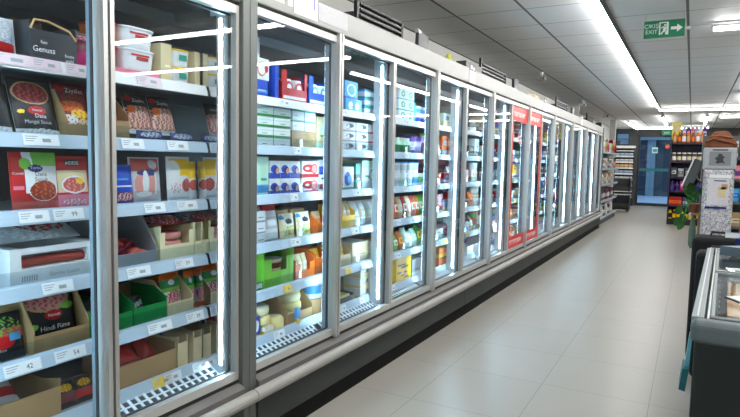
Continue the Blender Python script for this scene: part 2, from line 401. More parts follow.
def refrigerator(name, label, y0, ndoors, pitch, ztop_door, tags, first_door, leds, left_end=None, right_end=None, wide_at=(), stickers={}, top_z=2.17, group=None, endgap=0., added_lamps=True):
    """A run of ndoors glass doors starting at y0."""
    y1 = y0+ndoors*pitch; yb = y1-endgap
    r = tag(empty(name, (0, 0, 0)), label, 'refrigerator', group)
    r.location = (0, y0, 0); Y = lambda y: y-y0
    z0, z1 = .382, ztop_door
    ya = Y(y0); yc = Y(y1)
    # carcass: back, roof, deck block
    b = MB(); b.box(-2.50, -2.46, ya, yc, 0, top_z, liner_mat).box(-2.46, -1.76, ya, yc, z1+.005, top_z-.01, liner_mat)
    b.box(-2.46, -1.77, ya, yc, .10, .34, liner_mat)
    b.box(-2.44, -2.10, ya, yc, z1-.05, z1+.004, mat('evaporator_cover', (.16, .18, .2), .4))
    b.build('carcass', r)
    e0 = y0-(.05 if left_end else 0); e1 = y1+(.05 if right_end else 0)
    if left_end: MB().box(-2.50, -1.70, Y(e0), ya, .0, top_z, pillar_paint).build('end_panel', r, .004)
    if right_end:
        MB().box(-2.50, -1.70, yc, Y(e1)-.006, .0, top_z, pillar_paint).build('end_panel', r, .004)
    # fascia
    fz0 = z1+.014
    MB().box(-1.78, DOOR_X+.006, ya, yc, fz0, top_z, grey_paint).build('fascia', r, .006)
    MB().box(-1.77, DOOR_X-.03, ya, yc, z1-.004, fz0, seal_shade_mat).build('shadow_gap', r)
    # ledge, bumper, lower panel, kick
    MB().box(-1.77, -1.7235, ya, yc, .364, .380, seal_shade_mat).build('shade_strip', r)  # black strip stands in for the shade in the gap below the doors
    MB().prism([(-1.77, .364), (-1.718, .364), (-1.684, .346), (-1.684, .255), (-1.77, .255)], ya, yc, ledge_paint).build('ledge', r)
    pr = [(-1.684, .326), (-1.668, .327), (-1.655, .320), (-1.647, .307), (-1.645, .295), (-1.649, .281), (-1.660, .269), (-1.684, .264)]
    MB().prism(pr, ya-(.046 if left_end else -.001), yc+(.046 if right_end else -.001), bumper_mat).build('bumper', r, .009, 3)
    MB().box(-1.77, -1.690, ya, yc, .115, .255, panel_paint).build('lower_panel', r, .003)
    MB().box(-1.78, -1.725, ya, yc, .0, .115, kick_mat).build('kickplate', r)
    # doors
    for i in range(ndoors):
        yc_ = Y(y0+(i+.5)*pitch)
        d = inst(('frame', pitch, z1), lambda: door_frame_mb(pitch, z0, z1), 'door', r, (0, yc_, 0))
        inst(('glass', pitch, z1), lambda: door_glass_mb(pitch, z0, z1), 'door_glass', d, (0, 0, 0))
        k = first_door+i
        hy = pitch/2-.013
        inst(('handle', z1), lambda: handle_mb(z0, z1), 'door_handle', d, (0, hy if k % 2 == 1 else -hy, 0))
        if k in stickers:
            inst(('st', k), lambda: sticker_mb(pitch, z0, z1, stickers[k]), 'promotional_border', d, (0, 0, 0))['label'] = 'red promotional vinyl with white print'
    # mullions behind the door joints, lamps on some, added hidden lamps on others
    for i in range(ndoors+1):
        y = Y(y0+i*pitch); k = first_door+i-1
        lo, hi = (y-.028, y+.028)
        if i == 0: lo = ya+.001
        if i == ndoors: hi = yc-.001
        full = k in leds
        if not full: lo, hi = max(lo, y-.010), min(hi, y+.010)
        m = MB().box(-1.86 if full else -1.80, -1.775, lo, hi, .36, z1, mat('mullion_white', (.62, .70, .75), .35) if full else mat('mullion_grey', (.20, .25, .29), .4)).build('mullion', r)
        if k in leds:
            l = MB()
            if i > 0: l.prism_z([(-1.808, lo-.0001), (-1.808, lo-.0012), (-1.794, lo-.0012), (-1.794, lo-.0001)], .44, z1-.05, led_mat)
            if i < ndoors: l.prism_z([(-1.808, hi+.0001), (-1.794, hi+.0001), (-1.794, hi+.0012), (-1.808, hi+.0012)], .44, z1-.05, led_mat)
            if not added_lamps: l.mats = [led_bright]
            l.build('lamp_strip', m)
        elif added_lamps and i < ndoors:
            MB().box(-1.8008, -1.800, lo+.001, hi-.001, .44, z1-.05, added_led).build('lamp_strip', m)  # hidden strip added behind the mullion to brighten the goods
    # shelves
    for si, z in enumerate(SH):
        s = MB().box(-2.44, SHX, ya+.004, Y(yb)-.004, z-.022, z, shelf_mat).build('shelf', r)
        b = MB(); b.prism([(SHX+x, z+.012+q) for x, q in RAIL], ya+.006, Y(yb)-.006, rail_mat if si else rail_white)
        b.build('price_rail', s)
        if si >= 1:
            MB().box(SHX-.006, SHX-.003, ya+.02, Y(yb)-.02, z, z+.055, guard_mat).build('shelf_guard', s)
        for (ty, w_, m_, tx, lv) in tags:
            if lv == si:
                inst(('tag', w_, m_.name, tx), lambda: tag_mb(w_, .036, m_, tx), 'price_tag', s, (SHX+.031, Y(ty), z-.010))
    d = MB().box(-2.46, -1.872, ya+.004, yc-.004, .34, DECK, shelf_mat).build('deck', r)
    b = MB(); b.prism([(-1.872, .47), (-1.868, .47), (-1.856, .42), (-1.872, .42)], ya+.006, yc-.006, rail_mat); b.build('price_rail', d)
    for i in range(ndoors):
        inst(('grille', pitch), lambda: grille_mb(pitch-.062), 'air_grille', d, (0, Y(y0+(i+.5)*pitch), 0))
    MB().box(-1.872, -1.76, ya+.004, yc-.004, .335, .366, shelf_mat).build('deck_lip', d)
    for (ty, w_, m_, tx, lv) in tags:
        if lv == 5: inst(('tag', w_, m_.name, tx), lambda: tag_mb(w_, .036, m_, tx), 'price_tag', d, (-1.860, Y(ty), .444))
    return r

T = tag_white
near_tags = [(1.165, .12, T, None, 1), (1.135, .10, T, None, 2), (1.255, .11, T, '99', 2), (1.21, .11, T, None, 3), (1.085, .12, T, '42', 4), (1.25, .115, T, '54', 4),
  (1.52, .10, T, None, 1), (1.74, .11, T, None, 1), (1.62, .10, T, None, 2), (1.79, .11, T, None, 2), (1.54, .11, T, None, 3), (1.77, .10, T, '59', 3), (1.64, .12, T, None, 4), (1.83, .10, T, '39', 4),
  (1.72, .09, T, None, 5), (1.665, .10, tag_yellow, None, 5), (1.88, .10, T, None, 5), (1.07, .16, rail_pink, None, 0), (1.19, .10, rail_pink, None, 0), (1.60, .12, rail_pink, None, 0), (1.30, .09, rail_pink, None, 0)]
U1 = refrigerator('glass_door_refrigerator', 'short two-door refrigerator unit nearest the camera, before the charcoal pillar panel', .650, 2, .660, 2.004, near_tags, 1, {2, 0},
                  right_end=True, endgap=.055, added_lamps=False)
MB().box(-2.44, -1.80, 1.916-.65, 1.918-.65, .45, 1.96, mirror_liner).build('end_liner', U1)
Y2 = 2.066
MOD = [Y2+4*.701*0, Y2+4*.701, Y2+4*.701+4*.7215, Y2+4*.701+8*.7215]      # where each section starts
for k in range(4):
    pt = .701 if k == 0 else .7215; y0 = MOD[k]; rr = random.Random(k); tg = []
    for lv in range(6):
        y = y0+.10
        while y < y0+4*pt-.1:
            tg.append((y, rr.choice((.07, .09)), T if rr.random() > .08 else tag_yellow, None, lv)); y += rr.uniform(.2, .42)
    if k: tg = tg[::2]
    nm = ['first', 'second', 'third', 'fourth'][k]
    lab = ['four-door refrigerator section right after the charcoal pillar, with white notices on its fascia', 'four-door refrigerator section with the two red bordered doors at its far end',
           'four-door refrigerator section just past the two red bordered doors', 'last four-door refrigerator section, at the far end of the row'][k]
    U = refrigerator('glass_door_refrigerator', lab, y0, 4, pt, 2.030, tg, 4*k+1, {0, 2, 4, 6, 8, 11, 13, 15}, left_end=(k == 0), right_end=(k == 3), stickers={7: 0, 8: 1})
    fx = DOOR_X+.0065
    if k == 0:
        for (a, b_, c, d_, mm, nl) in [(2.16, 2.27, 2.085, 2.165, tag_white, 3), (2.30, 2.335, 2.085, 2.165, tag_white, 2), (2.35, 2.55, 2.062, 2.168, tag_white, 5)]:
            n = MB().box(fx, fx+.0012, a-y0, b_-y0, c, d_, mm); rq = random.Random(int(a*100))
            for q in range(nl): n.box(fx+.0012, fx+.0016, a-y0+.01, a-y0+.01+(b_-a-.02)*rq.uniform(.3, .9), d_-.012-.016*q, d_-.009-.016*q, ink_grey)
            if nl == 5: n.box(fx+.0012, fx+.0016, b_-y0-.035, b_-y0-.022, c+.05, d_-.004, mat('violet_print', lin(110, 90, 190), .5))
            n.build('notice', U)
        n = MB().box(fx, fx+.0012, 2.56-y0, 2.845-y0, 2.072, 2.160, mat('pale_grey_sheet', (.42, .42, .44), .5)); rq = random.Random(9)
        for i in range(26):
            for j in range(8):
                if rq.random() > .3: n.box(fx+.0012, fx+.0015, 2.567+i*.0107-y0, 2.567+i*.0107+.005-y0, 2.077+j*.0102, 2.077+j*.0102+.005, ink_grey)
        n.build('perforated_sheet', U)
    else:
        n = MB().box(fx, fx+.003, .01, .16, 1.98+.07, 2.15, tag_white).box(fx, fx+.003, .01, .16, 2.15, 2.215, black_plastic)
        n.box(fx+.003, fx+.004, .03, .07, 2.17, 2.195, tag_white).box(fx+.003, fx+.004, .09, .13, 2.165, 2.185, tag_white)
        for q in range(3): n.box(fx+.003, fx+.004, .03, .12, 2.075+.022*q, 2.079+.022*q, ink_grey)
        n.build('section_sign', U)

# compressor grilles and loose things on top of the row
def louvre(y0, y1, label):
    r = tag(empty('compressor_grille', (-1.93, y0, 2.17)), label, 'grille')
    L = y1-y0
    f = MB(); f.box(-.012, .012, 0, .03, 0, .25, black_plastic).box(-.012, .012, L-.03, L, 0, .20, black_plastic).box(-.012, .012, 0, L, 0, .02, black_plastic); f.build('frame', r)
    s = MB()
    for i in range(4):
        z = .075+i*.036; s.prism([(-.012, z), (.012, z+.008), (.012, z+.022), (-.012, z+.014)], .05, L-.01, black_plastic)
    s.build('slats', r)
    MB().box(-.10, -.014, 0, L, 0, .14, dark_metal).build('housing', r)
louvre(3.30, 3.98, 'black slatted grille on top of the refrigerators, nearest the camera')
louvre(5.80, 6.72, 'black slatted grille on top, just past the first black section sign')
louvre(9.55, 10.5, 'black slatted grille on top, near the second section sign')
louvre(12.6, 13.4, 'black slatted grille on top, farthest along the row')
def slab(y, w_, h, lean, label, cloth=False):
    r = tag(empty('cover_panel', (-1.90, y, 2.17)), label, 'panel'); r.rotation_euler = (lean, 0, 0)
    MB().box(-.015, .015, 0, w_, 0, h, dark_metal).build('board', r, .004)
    if cloth: MB().add([(.016, -.03, h+.012), (.016, .05, h+.001), (.016, .01, h-.02), (-.016, -.03, h+.012), (-.016, .05, h+.001), (-.016, .01, h-.02)], [(0, 2, 1), (3, 4, 5), (0, 1, 4, 3), (1, 2, 5, 4), (2, 0, 3, 5)], tag_white).build('white_scrap', r)
slab(4.18, .19, .19, -.06, 'dark board with a white scrap on top of the row, past the nearest grille', True)
slab(6.95, .19, .19, .06, 'small dark board leaning on top past the second slatted grille')
slab(10.75, .22, .19, .06, 'small dark board on top past the third slatted grille')
b = MB(); b.box(-.05, .05, 0, .42, 0, .10, dark_metal); o = b.build('control_box', None, .005); o.location = (-1.86, 5.06, 2.17); tag(o, 'low dark control box on top beside the first black section sign', 'box')
b = MB(); b.lathe([(.035, 0), (.04, .03), (.028, .07), (.008, .10)], mat('yellow_cloth', lin(190, 190, 70), .7), 12, sy=.8); o = b.build('yellow_cloth'); o.location = (-1.84, 4.70, 2.17); tag(o, 'yellow green crumpled cloth sticking up from the refrigerator top', 'cloth')
b = MB()
for i in range(5): b.lathe([(.05, 0), (.07, .03), (.05, .07), (.012, .09)], P(['white', 'cream', 'silver', 'butter', 'white'][i]), 9, c=((i % 2)*.03, i*.085, (i % 3)*.012))
o = b.build('plastic_bag'); o.location = (-1.88, 7.55, 2.17); tag(o, 'crumpled white and cream plastic bag on top of the row', 'bag')


# ------------------------------------------------------------------ goods: one mesh per part, origin at the base, front towards +x
def rnd(k): return random.Random(k)
def carton(w, d, h, body, bands=(), art=(), seed=0, lines=3, ink_c='charcoal'):
    """closed printed box; bands = (v0, v1, colour) right across the front; art = (u, v, ru, rv, colour) printed ovals"""
    def fn():
        b = MB(); b.box(-d, 0, -w/2, w/2, 0, h, body); e = .0006
        for v0, v1, c in bands:
            b.box(0, e, -w/2+.0005, w/2-.0005, h*v0, h*v1, c)
            b.box(-d+.001, -.001, -w/2-e, -w/2, h*v0, h*v1, c)
        for i, (u, v, ru, rv, c) in enumerate(art):
            n = 14; x = e*(2+i)
            vs = [(x, (u-.5)*w+ru*w*math.cos(2*PI*k/n), h*v+rv*h*math.sin(2*PI*k/n)) for k in range(n)]
            b.add(vs, [tuple(range(n))], c)
        r_ = rnd(seed)
        for k in range(lines):
            ln = w*r_.uniform(.2, .55); y = -w/2+w*.08+r_.random()*(w*.84-ln); z = h*(.14+.62*r_.random())
            b.box(e, e*2.2, y, y+ln, z, z+min(.012, h*.06), ink_c)
        b.box(-d+.004, -.004, -w/2+.006, w/2-.006, h, h+.0006, bands[0][2] if bands else body)
        return b
    return fn
def tray(w, d, h, hf, col, inner=None, notch=0.):
    """open display box: low front, sides rising to the back"""
    inner = inner or col
    def fn():
        b = MB(); t = .004
        b.box(-d, 0, -w/2, w/2, 0, t, inner).box(-d, -d+t, -w/2, w/2, t, h, inner)
        for s in (-1, 1):
            y0, y1 = sorted((s*w/2, s*(w/2-t)))
            vs = []
            for y in (y0, y1): vs += [(-d+t, y, t), (0, y, t), (0, y, hf*1.25), (-d*.35, y, h), (-d+t, y, h)]
            b.add(vs, [(0, 1, 2, 3, 4), (9, 8, 7, 6, 5)]+[(i, 5+i, 5+(i+1) % 5, (i+1) % 5) for i in range(5)], col)
        if notch:
            b.box(-t, 0, -w/2+t, -w*notch/2, t, hf, col).box(-t, 0, w*notch/2, w/2-t, t, hf, col).box(-t, 0, -w*notch/2, w*notch/2, t, hf*.55, col)
        else: b.box(-t, 0, -w/2+t, w/2-t, t, hf, col)
        return b
    return fn
def pack(w, h, t, paint, nu=20, nv=26, dome=None, words=()):
    """sealed flexible pack standing up: curved printed front, flat back, thin sealed edge"""
    dome = dome or (lambda u, v: (max(0, math.sin(PI*min(1, max(0, (u-.04)/.92))))*max(0, math.sin(PI*min(1, max(0, (v-.06)/.88)))))**.55)
    fx = lambda u, v: .0015+t*dome(u, v)
    def fn():
        b = MB()
        vs = [(fx(i/nu, j/nv), (i/nu-.5)*w, j/nv*h) for j in range(nv+1) for i in range(nu+1)]
        fs = []; ms = []
        for j in range(nv):
            for i in range(nu):
                a = j*(nu+1)+i; fs.append((a, a+1, a+nu+2, a+nu+1)); ms.append(paint((i+.5)/nu, (j+.5)/nv))
        b.add(vs, fs, ms, True)
        n = len(vs); bv = [(-.001, y, z) for _, y, z in vs]
        ring = [i for i in range(nu+1)]+[j*(nu+1)+nu for j in range(1, nv+1)]+[nv*(nu+1)+i for i in range(nu-1, -1, -1)]+[j*(nu+1) for j in range(nv-1, 0, -1)]
        m_ = paint(.5, .02); k = len(ring)
        b.add([vs[i] for i in ring]+[bv[i] for i in ring], [(i, k+i, k+(i+1) % k, (i+1) % k) for i in range(k)], m_)
        b.add([bv[i] for i in ring], [tuple(range(k))[::-1]], m_)
        for body, u, v, hh, m in words:
            b.text(body, hh, m, lambda a, c: (fx(min(1, max(0, u+a/w)), min(1, max(0, v+c/h)))+.0012, (u-.5)*w+a, v*h+c))
        return b
    return fn
def layers(base, *shapes):
    """paint function: later shapes lie over earlier ones; ('e',u,v,ru,rv,c) oval, ('r',u0,u1,v0,v1,c) block"""
    def paint(u, v):
        c = base
        for s in shapes:
            if s[0] == 'e' and ((u-s[1])/s[3])**2+((v-s[2])/s[4])**2 < 1: c = s[5]
            elif s[0] == 'r' and s[1] <= u <= s[2] and s[3] <= v <= s[4]: c = s[5]
            elif s[0] == 'n' and ((u-s[1])/s[3])**2+((v-s[2])/s[4])**2 < 1 and math.sin(u*47+math.sin(v*31)*2)*math.sin(v*41+u*13) > s[6]: c = s[5]
        return c
    return paint
def tub(w, d, h, body, band=None, ex=4, foot=.86):
    def fn():
        s = [(.5*foot, 0), (.5*(foot+.02), h*.02), (.5*(foot+(.96-foot)*.3), h*.25), (.5*(foot+(.96-foot)*.75), h*.7), (.48, h*.93)]
        return MB().lathe(s, [body, body, band or body, body, body], 28, (-d/2, 0, 0), ex, d, w)
    return fn
def tub_lid(w, d, h, col, ex=4, centre=None):
    def fn():
        b = MB().lathe([(.5, h*.9), (.505, h*.92), (.505, h*.985), (.49, h), (.46, h), (.45, h*.985), (.2, h*.985)], [col]*5+[centre or col]*2, 28, (-d/2, 0, 0), ex, d, w)
        return b
    return fn
def jar(r, h, body, neck=.7, lab=None, sh=.72):
    def fn(): return MB().lathe([(r*.92, 0), (r, .006), (r, h*.12), (r*1.004, h*.13), (r*1.004, h*.55), (r, h*.56), (r, h*sh), (r*neck, h*(sh+.12)), (r*neck, h*.9)], [body, body, body, lab or body, lab or body, body, body, body, body], 16, (-r, 0, 0))
    return fn
def cap(r, h, col, neck=.7):
    def fn(): return MB().lathe([(r*neck*1.06, h*.885), (r*neck*1.08, h*.9), (r*neck*1.08, h*.985), (r*neck*.98, h)], col, 16, (-r, 0, 0))
    return fn
def wheel(r, h, col, lab=None):
    def fn(): return MB().lathe([(r*.8, 0), (r*.96, h*.12), (r, h*.35), (r, h*.65), (r*.96, h*.88), (r*.8, h), (r*.5, h*1.005)], [col]*5+[lab or col]*2, 24, (-r, 0, 0))
    return fn
def bag(w, d, h, col, col2):
    """filled pouch pinched flat at its top seal"""
    def fn():
        paint = layers(col, ('r', .12, .88, .3, .7, col2), ('e', .5, .5, .2, .12, col))
        b = MB(); n, nv = 24, 12; vs = []; fs = []; ms = []
        for j in range(nv+1):
            v = j/nv; t = max(.03, (1-v**4)*(.78+.22*math.sin(PI*v))); ww = w*(1-.07*math.sin(PI*v))
            for i in range(n):
                a = 2*PI*i/n; ca, sa = math.cos(a), math.sin(a); k = (abs(ca)**2.6+abs(sa)**2.6)**(-1/2.6)
                vs.append((-d/2+d/2*.96*t*ca*k, ww/2*sa*k, h*v))
        for j in range(nv):
            for i in range(n):
                fs.append((j*n+i, j*n+(i+1) % n, (j+1)*n+(i+1) % n, (j+1)*n+i))
                u = (vs[j*n+i][1]+vs[j*n+(i+1) % n][1])/2/w+.5; ms.append(paint(u, (j+.5)/nv))
        fs += [tuple(range(n))[::-1], tuple(range(nv*n, nv*n+n))]; ms += [col, col]
        return b.add(vs, fs, ms, True)
    return fn
def pile(w, d, h, cols, n, r, L, seed):
    """loose sausages heaped as they lie"""
    def fn():
        q = rnd(seed); b = MB()
        for i in range(n):
            x, y, z = -d*q.uniform(.15, .8), w*q.uniform(-.36, .36), r+h*q.random()
            a = q.uniform(-.5, .5); pts = [(x+math.sin(a)*L*t*.5, y+math.cos(a)*L*t*.5, z+.012*(1-t*t)) for t in (-1, -.85, -.4, 0, .4, .85, 1)]
            pts = [(px, max(-w/2+r, min(w/2-r, py)), pz) for px, py, pz in pts]
            b.tube(pts, [r*.3, r*.85, r, r, r, r*.85, r*.3], cols[i % len(cols)], 10)
        return b
    return fn

REG = []      # every piece of goods, for its description
def item(key, parts, x, y, z, rot=(0, 0, 0), look='', cat='', place=None, bevel=0., group=None):
    """parts: [(name, maker, part label or None)], the first is the thing itself"""
    root = None
    for i, (nm, fn, lb) in enumerate(parts):
        k = ('item', key, i)
        if k not in _mesh_cache: _mesh_cache[k] = fn().mesh(nm)
        o = bpy.data.objects.new(nm, _mesh_cache[k]); C.objects.link(o)
        if root is None: root = o; o.location = (x, y, z); o.rotation_euler = rot
        else: o.parent = root
        if lb: o['label'] = lb
    if bevel:
        m = root.modifiers.new('edge', 'BEVEL'); m.width = bevel; m.segments = 1; m.limit_method = 'ANGLE'
    REG.append(dict(o=root, look=look, cat=cat, place=place, y=y, z=z, group=group))
    return root
SN = {0: 'top shelf', 1: 'second shelf', 2: 'third shelf', 3: 'fourth shelf', 4: 'fifth shelf', 5: 'bottom deck'}
def DN(k): return {-1: 'nearest glass door', 0: 'door before the pillar'}.get(k, f'{ORD[k-1]} door after pillar' if k > 0 else '')
def sz(s): return SH[s]+.0005 if s < 5 else DECK+.0005
FX = SHX-.012
def put_pack(door, s, y, w, h, t, paint, look, cat, name, key, lean=.16, dx=0., dz=0., yaw=0., words=(), nu=20, nv=26):
    if door < 1: nu, nv = nu*2, nv*2
    if door == -1: y, w = y+.035, w*1.07
    if door == 0 and y < 1.86: y += .028
    return item(key, [(name, pack(w, h, t, paint, nu, nv, words=words), None)], FX-.012-t+dx, y, sz(s)+.001+dz, (0, -lean, yaw), look, cat, (door, s))
def put_carton(door, s, y, w, d, h, body, look, name='carton', dz=0., dx=0., key=None, yaw=0., cat='carton', **kw):
    return item(key or (name, look, w, d, h), [(name, carton(w, d, h, body, **kw), None)], FX+dx, y, sz(s)+dz, (0, 0, yaw), look, cat, (door, s), bevel=.0015)
def put_tray(door, s, y, w, d, h, hf, col, look, inner=None, notch=0., dx=0., name='display_box', yaw=0., dz=0.):
    if door == -1: y += .022
    return item((name, look, w, d, h, hf), [(name, tray(w, d, h, hf, col, inner, notch), None)], FX+dx, y, sz(s)+dz, (0, 0, yaw), look, 'box', (door, s))
def put_tub(door, s, y, w, d, h, body, lid, look, band=None, ex=4, dx=0., dz=0., name='tub', centre=None, foot=.86):
    return item((name, look, w, d, h), [(name, tub(w, d, h, body, band, ex, foot), None), ('lid', tub_lid(w, d, h, lid, ex, centre), None)], FX+dx, y, sz(s)+dz, (0, 0, 0), look, 'tub', (door, s))
def put_jar(door, s, y, r, h, body, cp, look, lab=None, neck=.7, dx=0., dz=0., name='jar', cat='jar', sh=.72):
    return item((name, look, r, h), [(name, jar(r, h, body, neck, lab, sh), None), ('cap', cap(r, h, cp, neck), None)], FX+dx, y, sz(s)+dz, (0, 0, 0), look, cat, (door, s))
def put_wheel(door, s, y, r, h, col, look, lab=None, dx=0., dz=0., name='round_cheese', cat='cheese'):
    return item((name, look, r, h), [(name, wheel(r, h, col, lab), None)], FX+dx, y, sz(s)+dz, (0, 0, 0), look, cat, (door, s))
def put_bag(door, s, y, w, d, h, c1, c2, look, dx=0., dz=0., name='pouch', cat='pouch', lean=0.):
    return item((name, look, w, d, h), [(name, bag(w, d, h, c1, c2), None)], FX+dx-.004, y, sz(s)+dz+d*math.sin(lean), (0, -lean, 0), look, cat, (door, s))

# --- nearest door (-1)
D = -1
put_pack(D, 0, 1.03, .15, .13, .035, layers('silver', ('n', .5, .6, .5, .4, 'sky', .1), ('r', .1, .95, .1, .34, 'red'), ('n', .6, .7, .3, .3, 'white', .2)), 'clear and red crumpled snack pouch', 'pouch', 'pouch', 'p1', .12)
put_tray(D, 0, 1.222, .165, .20, .135, .105, 'charcoal', 'dark grey display tray with thin tan rim', inner='black')
b = MB(); b.tube([(0, -.08, .105), (0, -.065, .135), (0, -.02, .137), (0, .055, .118), (0, .08, .09)], .004, 'tan')
t_ = REG[-1]['o']; rim = b.build('rim', t_); rim['label'] = 'tan card rim'
l_ = MB().text('Genuss', .026, white_ink, lambda a, c: (.0012, -.035+a, .035+c)); l_.text('fein', .016, white_ink, lambda a, c: (.0012, -.035+a, .062+c)); l_.text('beste', .016, white_ink, lambda a, c: (.0012, .055+a, .030+c)); l_.text('wahl', .016, white_ink, lambda a, c: (.0012, .055+a, .014+c)); l_.build('print', t_)
put_pack(D, 0, 1.195, .10, .15, .03, layers('brown', ('e', .5, .6, .3, .25, 'silver'), ('n', .5, .5, .5, .5, 'charcoal', .2)), 'brown and silver pouch inside the dark grey tray', 'pouch', 'pouch', 'p2', .2, dx=-.06, dz=.006)
put_pack(D, 0, 1.346, .09, .14, .03, layers('maroon', ('r', 0, 1, .72, 1, 'charcoal'), ('n', .5, .84, .4, .1, 'pink', -.1), ('e', .4, .25, .3, .2, 'magenta'), ('r', .5, 1, 0, .2, 'pink')), 'magenta and black pouch', 'pouch', 'pouch', 'p3', .2)
meat = lambda logo: layers('black', ('e', .47, .73, .42, .21, 'tan'), ('e', .47, .73, .38, .185, 'maroon'), ('n', .47, .73, .36, .17, 'meat', -.2), ('n', .47, .73, .36, .17, 'salami', .55), ('e', .5, .42, .2, .075, 'red'), ('r', .0, 1, 0, .12, 'silver'), ('n', .6, .06, .5, .07, 'white', .0), ('e', .16, .40, .07, .035, 'yellow'))
put_pack(D, 1, 1.010, .135, .215, .016, meat(1), 'black pack with red meat at the outer edge', 'meat pack', 'meat_pack', 'm0', .30, nu=28, nv=40)
put_pack(D, 1, 1.170, .140, .205, .018, meat(1), 'black sausage pack with oval meat picture and white print', 'meat pack', 'meat_pack', 'm1', .32, nu=30, nv=42,
         words=[('Dana', .56, .30, .019, white_ink), ('Mangal Sucuk', .50, .205, .017, white_ink), ("Namet", .5, .405, .012, white_ink)])
put_pack(D, 1, 1.212, .05, .20, .016, layers('charcoal', ('r', .2, .8, .5, .8, 'brown')), 'narrow dark pack wedged behind the meat packs', 'meat pack', 'meat_pack', 'm1b', .25, dx=-.09)
dish = layers('maroon', ('n', .5, .4, .6, .4, 'brown', -.2), ('r', 0, 1, .83, 1, 'dark_red'), ('e', .4, .55, .4, .10, 'orange'), ('e', .65, .42, .3, .08, 'yellow'), ('e', .3, .3, .26, .1, 'white'), ('e', .75, .25, .2, .09, 'cream'), ('n', .5, .5, .5, .35, 'red', .6), ('e', .18, .88, .12, .06, 'red'))
put_tray(D, 1, 1.335, .145, .2, .17, .05, 'kraft', 'kraft card box holding grilled dish packs')
put_pack(D, 1, 1.322, .118, .195, .02, dish, 'maroon pack picturing a grilled dish', 'meat pack', 'meat_pack', 'm2', .22, dx=-.024, dz=.006, nu=28, nv=38, words=[('Ziyafet', .58, .81, .026, white_ink)])
put_pack(D, 2, 1.152, .148, .195, .016, layers('red', ('r', .27, 1, .30, 1, 'white'), ('r', .45, 1, .76, 1, 'leaf'), ('e', .30, .80, .12, .1, 'leaf'), ('e', .66, .36, .34, .20, 'white'), ('e', .66, .34, .31, .17, 'meat'), ('n', .66, .34, .3, .16, 'orange', .45), ('e', .5, .72, .16, .065, 'navy'), ('r', .05, .24, .36, .42, 'pink'), ('r', 0, 1, 0, .16, 'salami')),
         'red and white sliced sausage pack with blue oval logo', 'meat pack', 'meat_pack', 'm3', .10, nu=32, nv=40, words=[('Torku', .5, .705, .015, white_ink), ('Dana', .60, .59, .020, ink), ('Sucuk', .60, .50, .020, ink), ('Cemal', .14, .62, .012, white_ink)])
put_pack(D, 2, 1.290, .120, .185, .016, layers('red', ('r', .06, .94, .3, .72, 'cream'), ('e', .5, .45, .36, .17, 'white'), ('e', .5, .45, .32, .14, 'salami'), ('n', .5, .45, .3, .13, 'ham', .4), ('e', .66, .52, .12, .06, 'yellow'), ('r', 0, 1, 0, .26, 'pink'), ('n', .5, .12, .4, .06, 'white', .2), ('r', .3, .7, .8, .93, 'charcoal')),
         'red pack with cream window of sliced salami', 'meat pack', 'meat_pack', 'm4', .12, nu=28, nv=36, words=[('ADESE', .5, .83, .018, white_ink)])
put_pack(D, 2, 1.407, .085, .135, .012, layers('navy', ('r', .1, .9, .55, .8, 'blue'), ('r', .1, .9, .1, .2, 'white'), ('r', 0, 1, .30, .42, 'blue')), 'navy blue pack by the door joint', 'meat pack', 'meat_pack', 'm5', .1, dz=.02)
# white carton with a long window of sausages
def long_box():
    b = MB(); w, d, h = .315, .24, .125
    b.box(-d, 0, -w/2, w/2, 0, h*.46, 'white').box(-d, 0, -w/2, -w*.38, h*.46, h, 'white').box(-d, 0, w*.38, w/2, h*.46, h, 'white')
    b.box(-d, -.05, -w*.38, w*.38, h*.46, h*.5, 'silver').box(-.004, 0, -w*.38, w*.38, h*.84, h, 'white').box(-d, -d+.004, -w*.38, w*.38, h*.5, h, 'white')
    for k in range(7): b.box(.0, .0008, -.12+k*.008, -.12+k*.008+.004, .016, .034, ink_grey)
    b.text('Gurme Lezzet', .02, ink_grey, lambda a, c: (.001, .03+a, .022+c))
    return b
o = item('longbox', [('sausage_carton', long_box, None)], FX, 1.235, sz(3), (0, 0, 0), 'wide white carton with a window showing long red sausages', 'carton', (D, 3), bevel=.0015)
b = MB(); b.tube([(-.03, -.115, .075), (-.026, 0, .078), (-.03, .115, .075)], .017, 'meat', 10).tube([(-.075, -.115, .072), (-.07, .11, .072)], .015, 'silver', 10); b.build('sausages', o)
put_pack(D, 3, 1.20, .27, .16, .02, layers('silver', ('n', .5, .5, .5, .5, 'white', .0), ('n', .6, .6, .35, .4, 'red', -.1), ('e', .55, .55, .07, .1, 'leaf'), ('r', .4, .7, .5, .62, 'red')), 'silver and red foil pack showing above the white carton', 'meat pack', 'meat_pack', 'm6', 1.12, dx=-.045, dz=.135, nu=34, nv=20)
put_pack(D, 4, 1.018, .16, .155, .02, layers('black', ('r', 0, 1, .45, .68, 'salami'), ('n', .5, .72, .5, .2, 'leaf', .2), ('e', .5, .38, .3, .14, 'red'), ('r', .7, .95, .40, .55, 'sky'), ('r', 0, 1, 0, .16, 'charcoal')), 'black ham pack with red oval at the outer edge', 'meat pack', 'meat_pack', 'm7', .2, nu=28, nv=28, words=[('Jambon', .5, .2, .014, white_ink)])
put_tray(D, 4, 1.230, .205, .22, .20, .065, 'kraft', 'kraft card box with one large black pack')
put_pack(D, 4, 1.217, .175, .205, .02, layers('black', ('e', .45, .78, .45, .22, 'tan'), ('e', .42, .8, .42, .2, 'ham'), ('n', .42, .8, .4, .2, 'salami', .2), ('e', .52, .50, .17, .085, 'red'), ('e', .83, .62, .16, .06, 'leaf'), ('e', .14, .34, .08, .05, 'leaf')), 'large black pack with pink sliced turkey picture', 'meat pack', 'meat_pack', 'm8', .2, dx=-.022, dz=.006, nu=32, nv=34, words=[('Hindi Füme', .54, .25, .024, white_ink), ('Namet', .52, .475, .016, white_ink)])
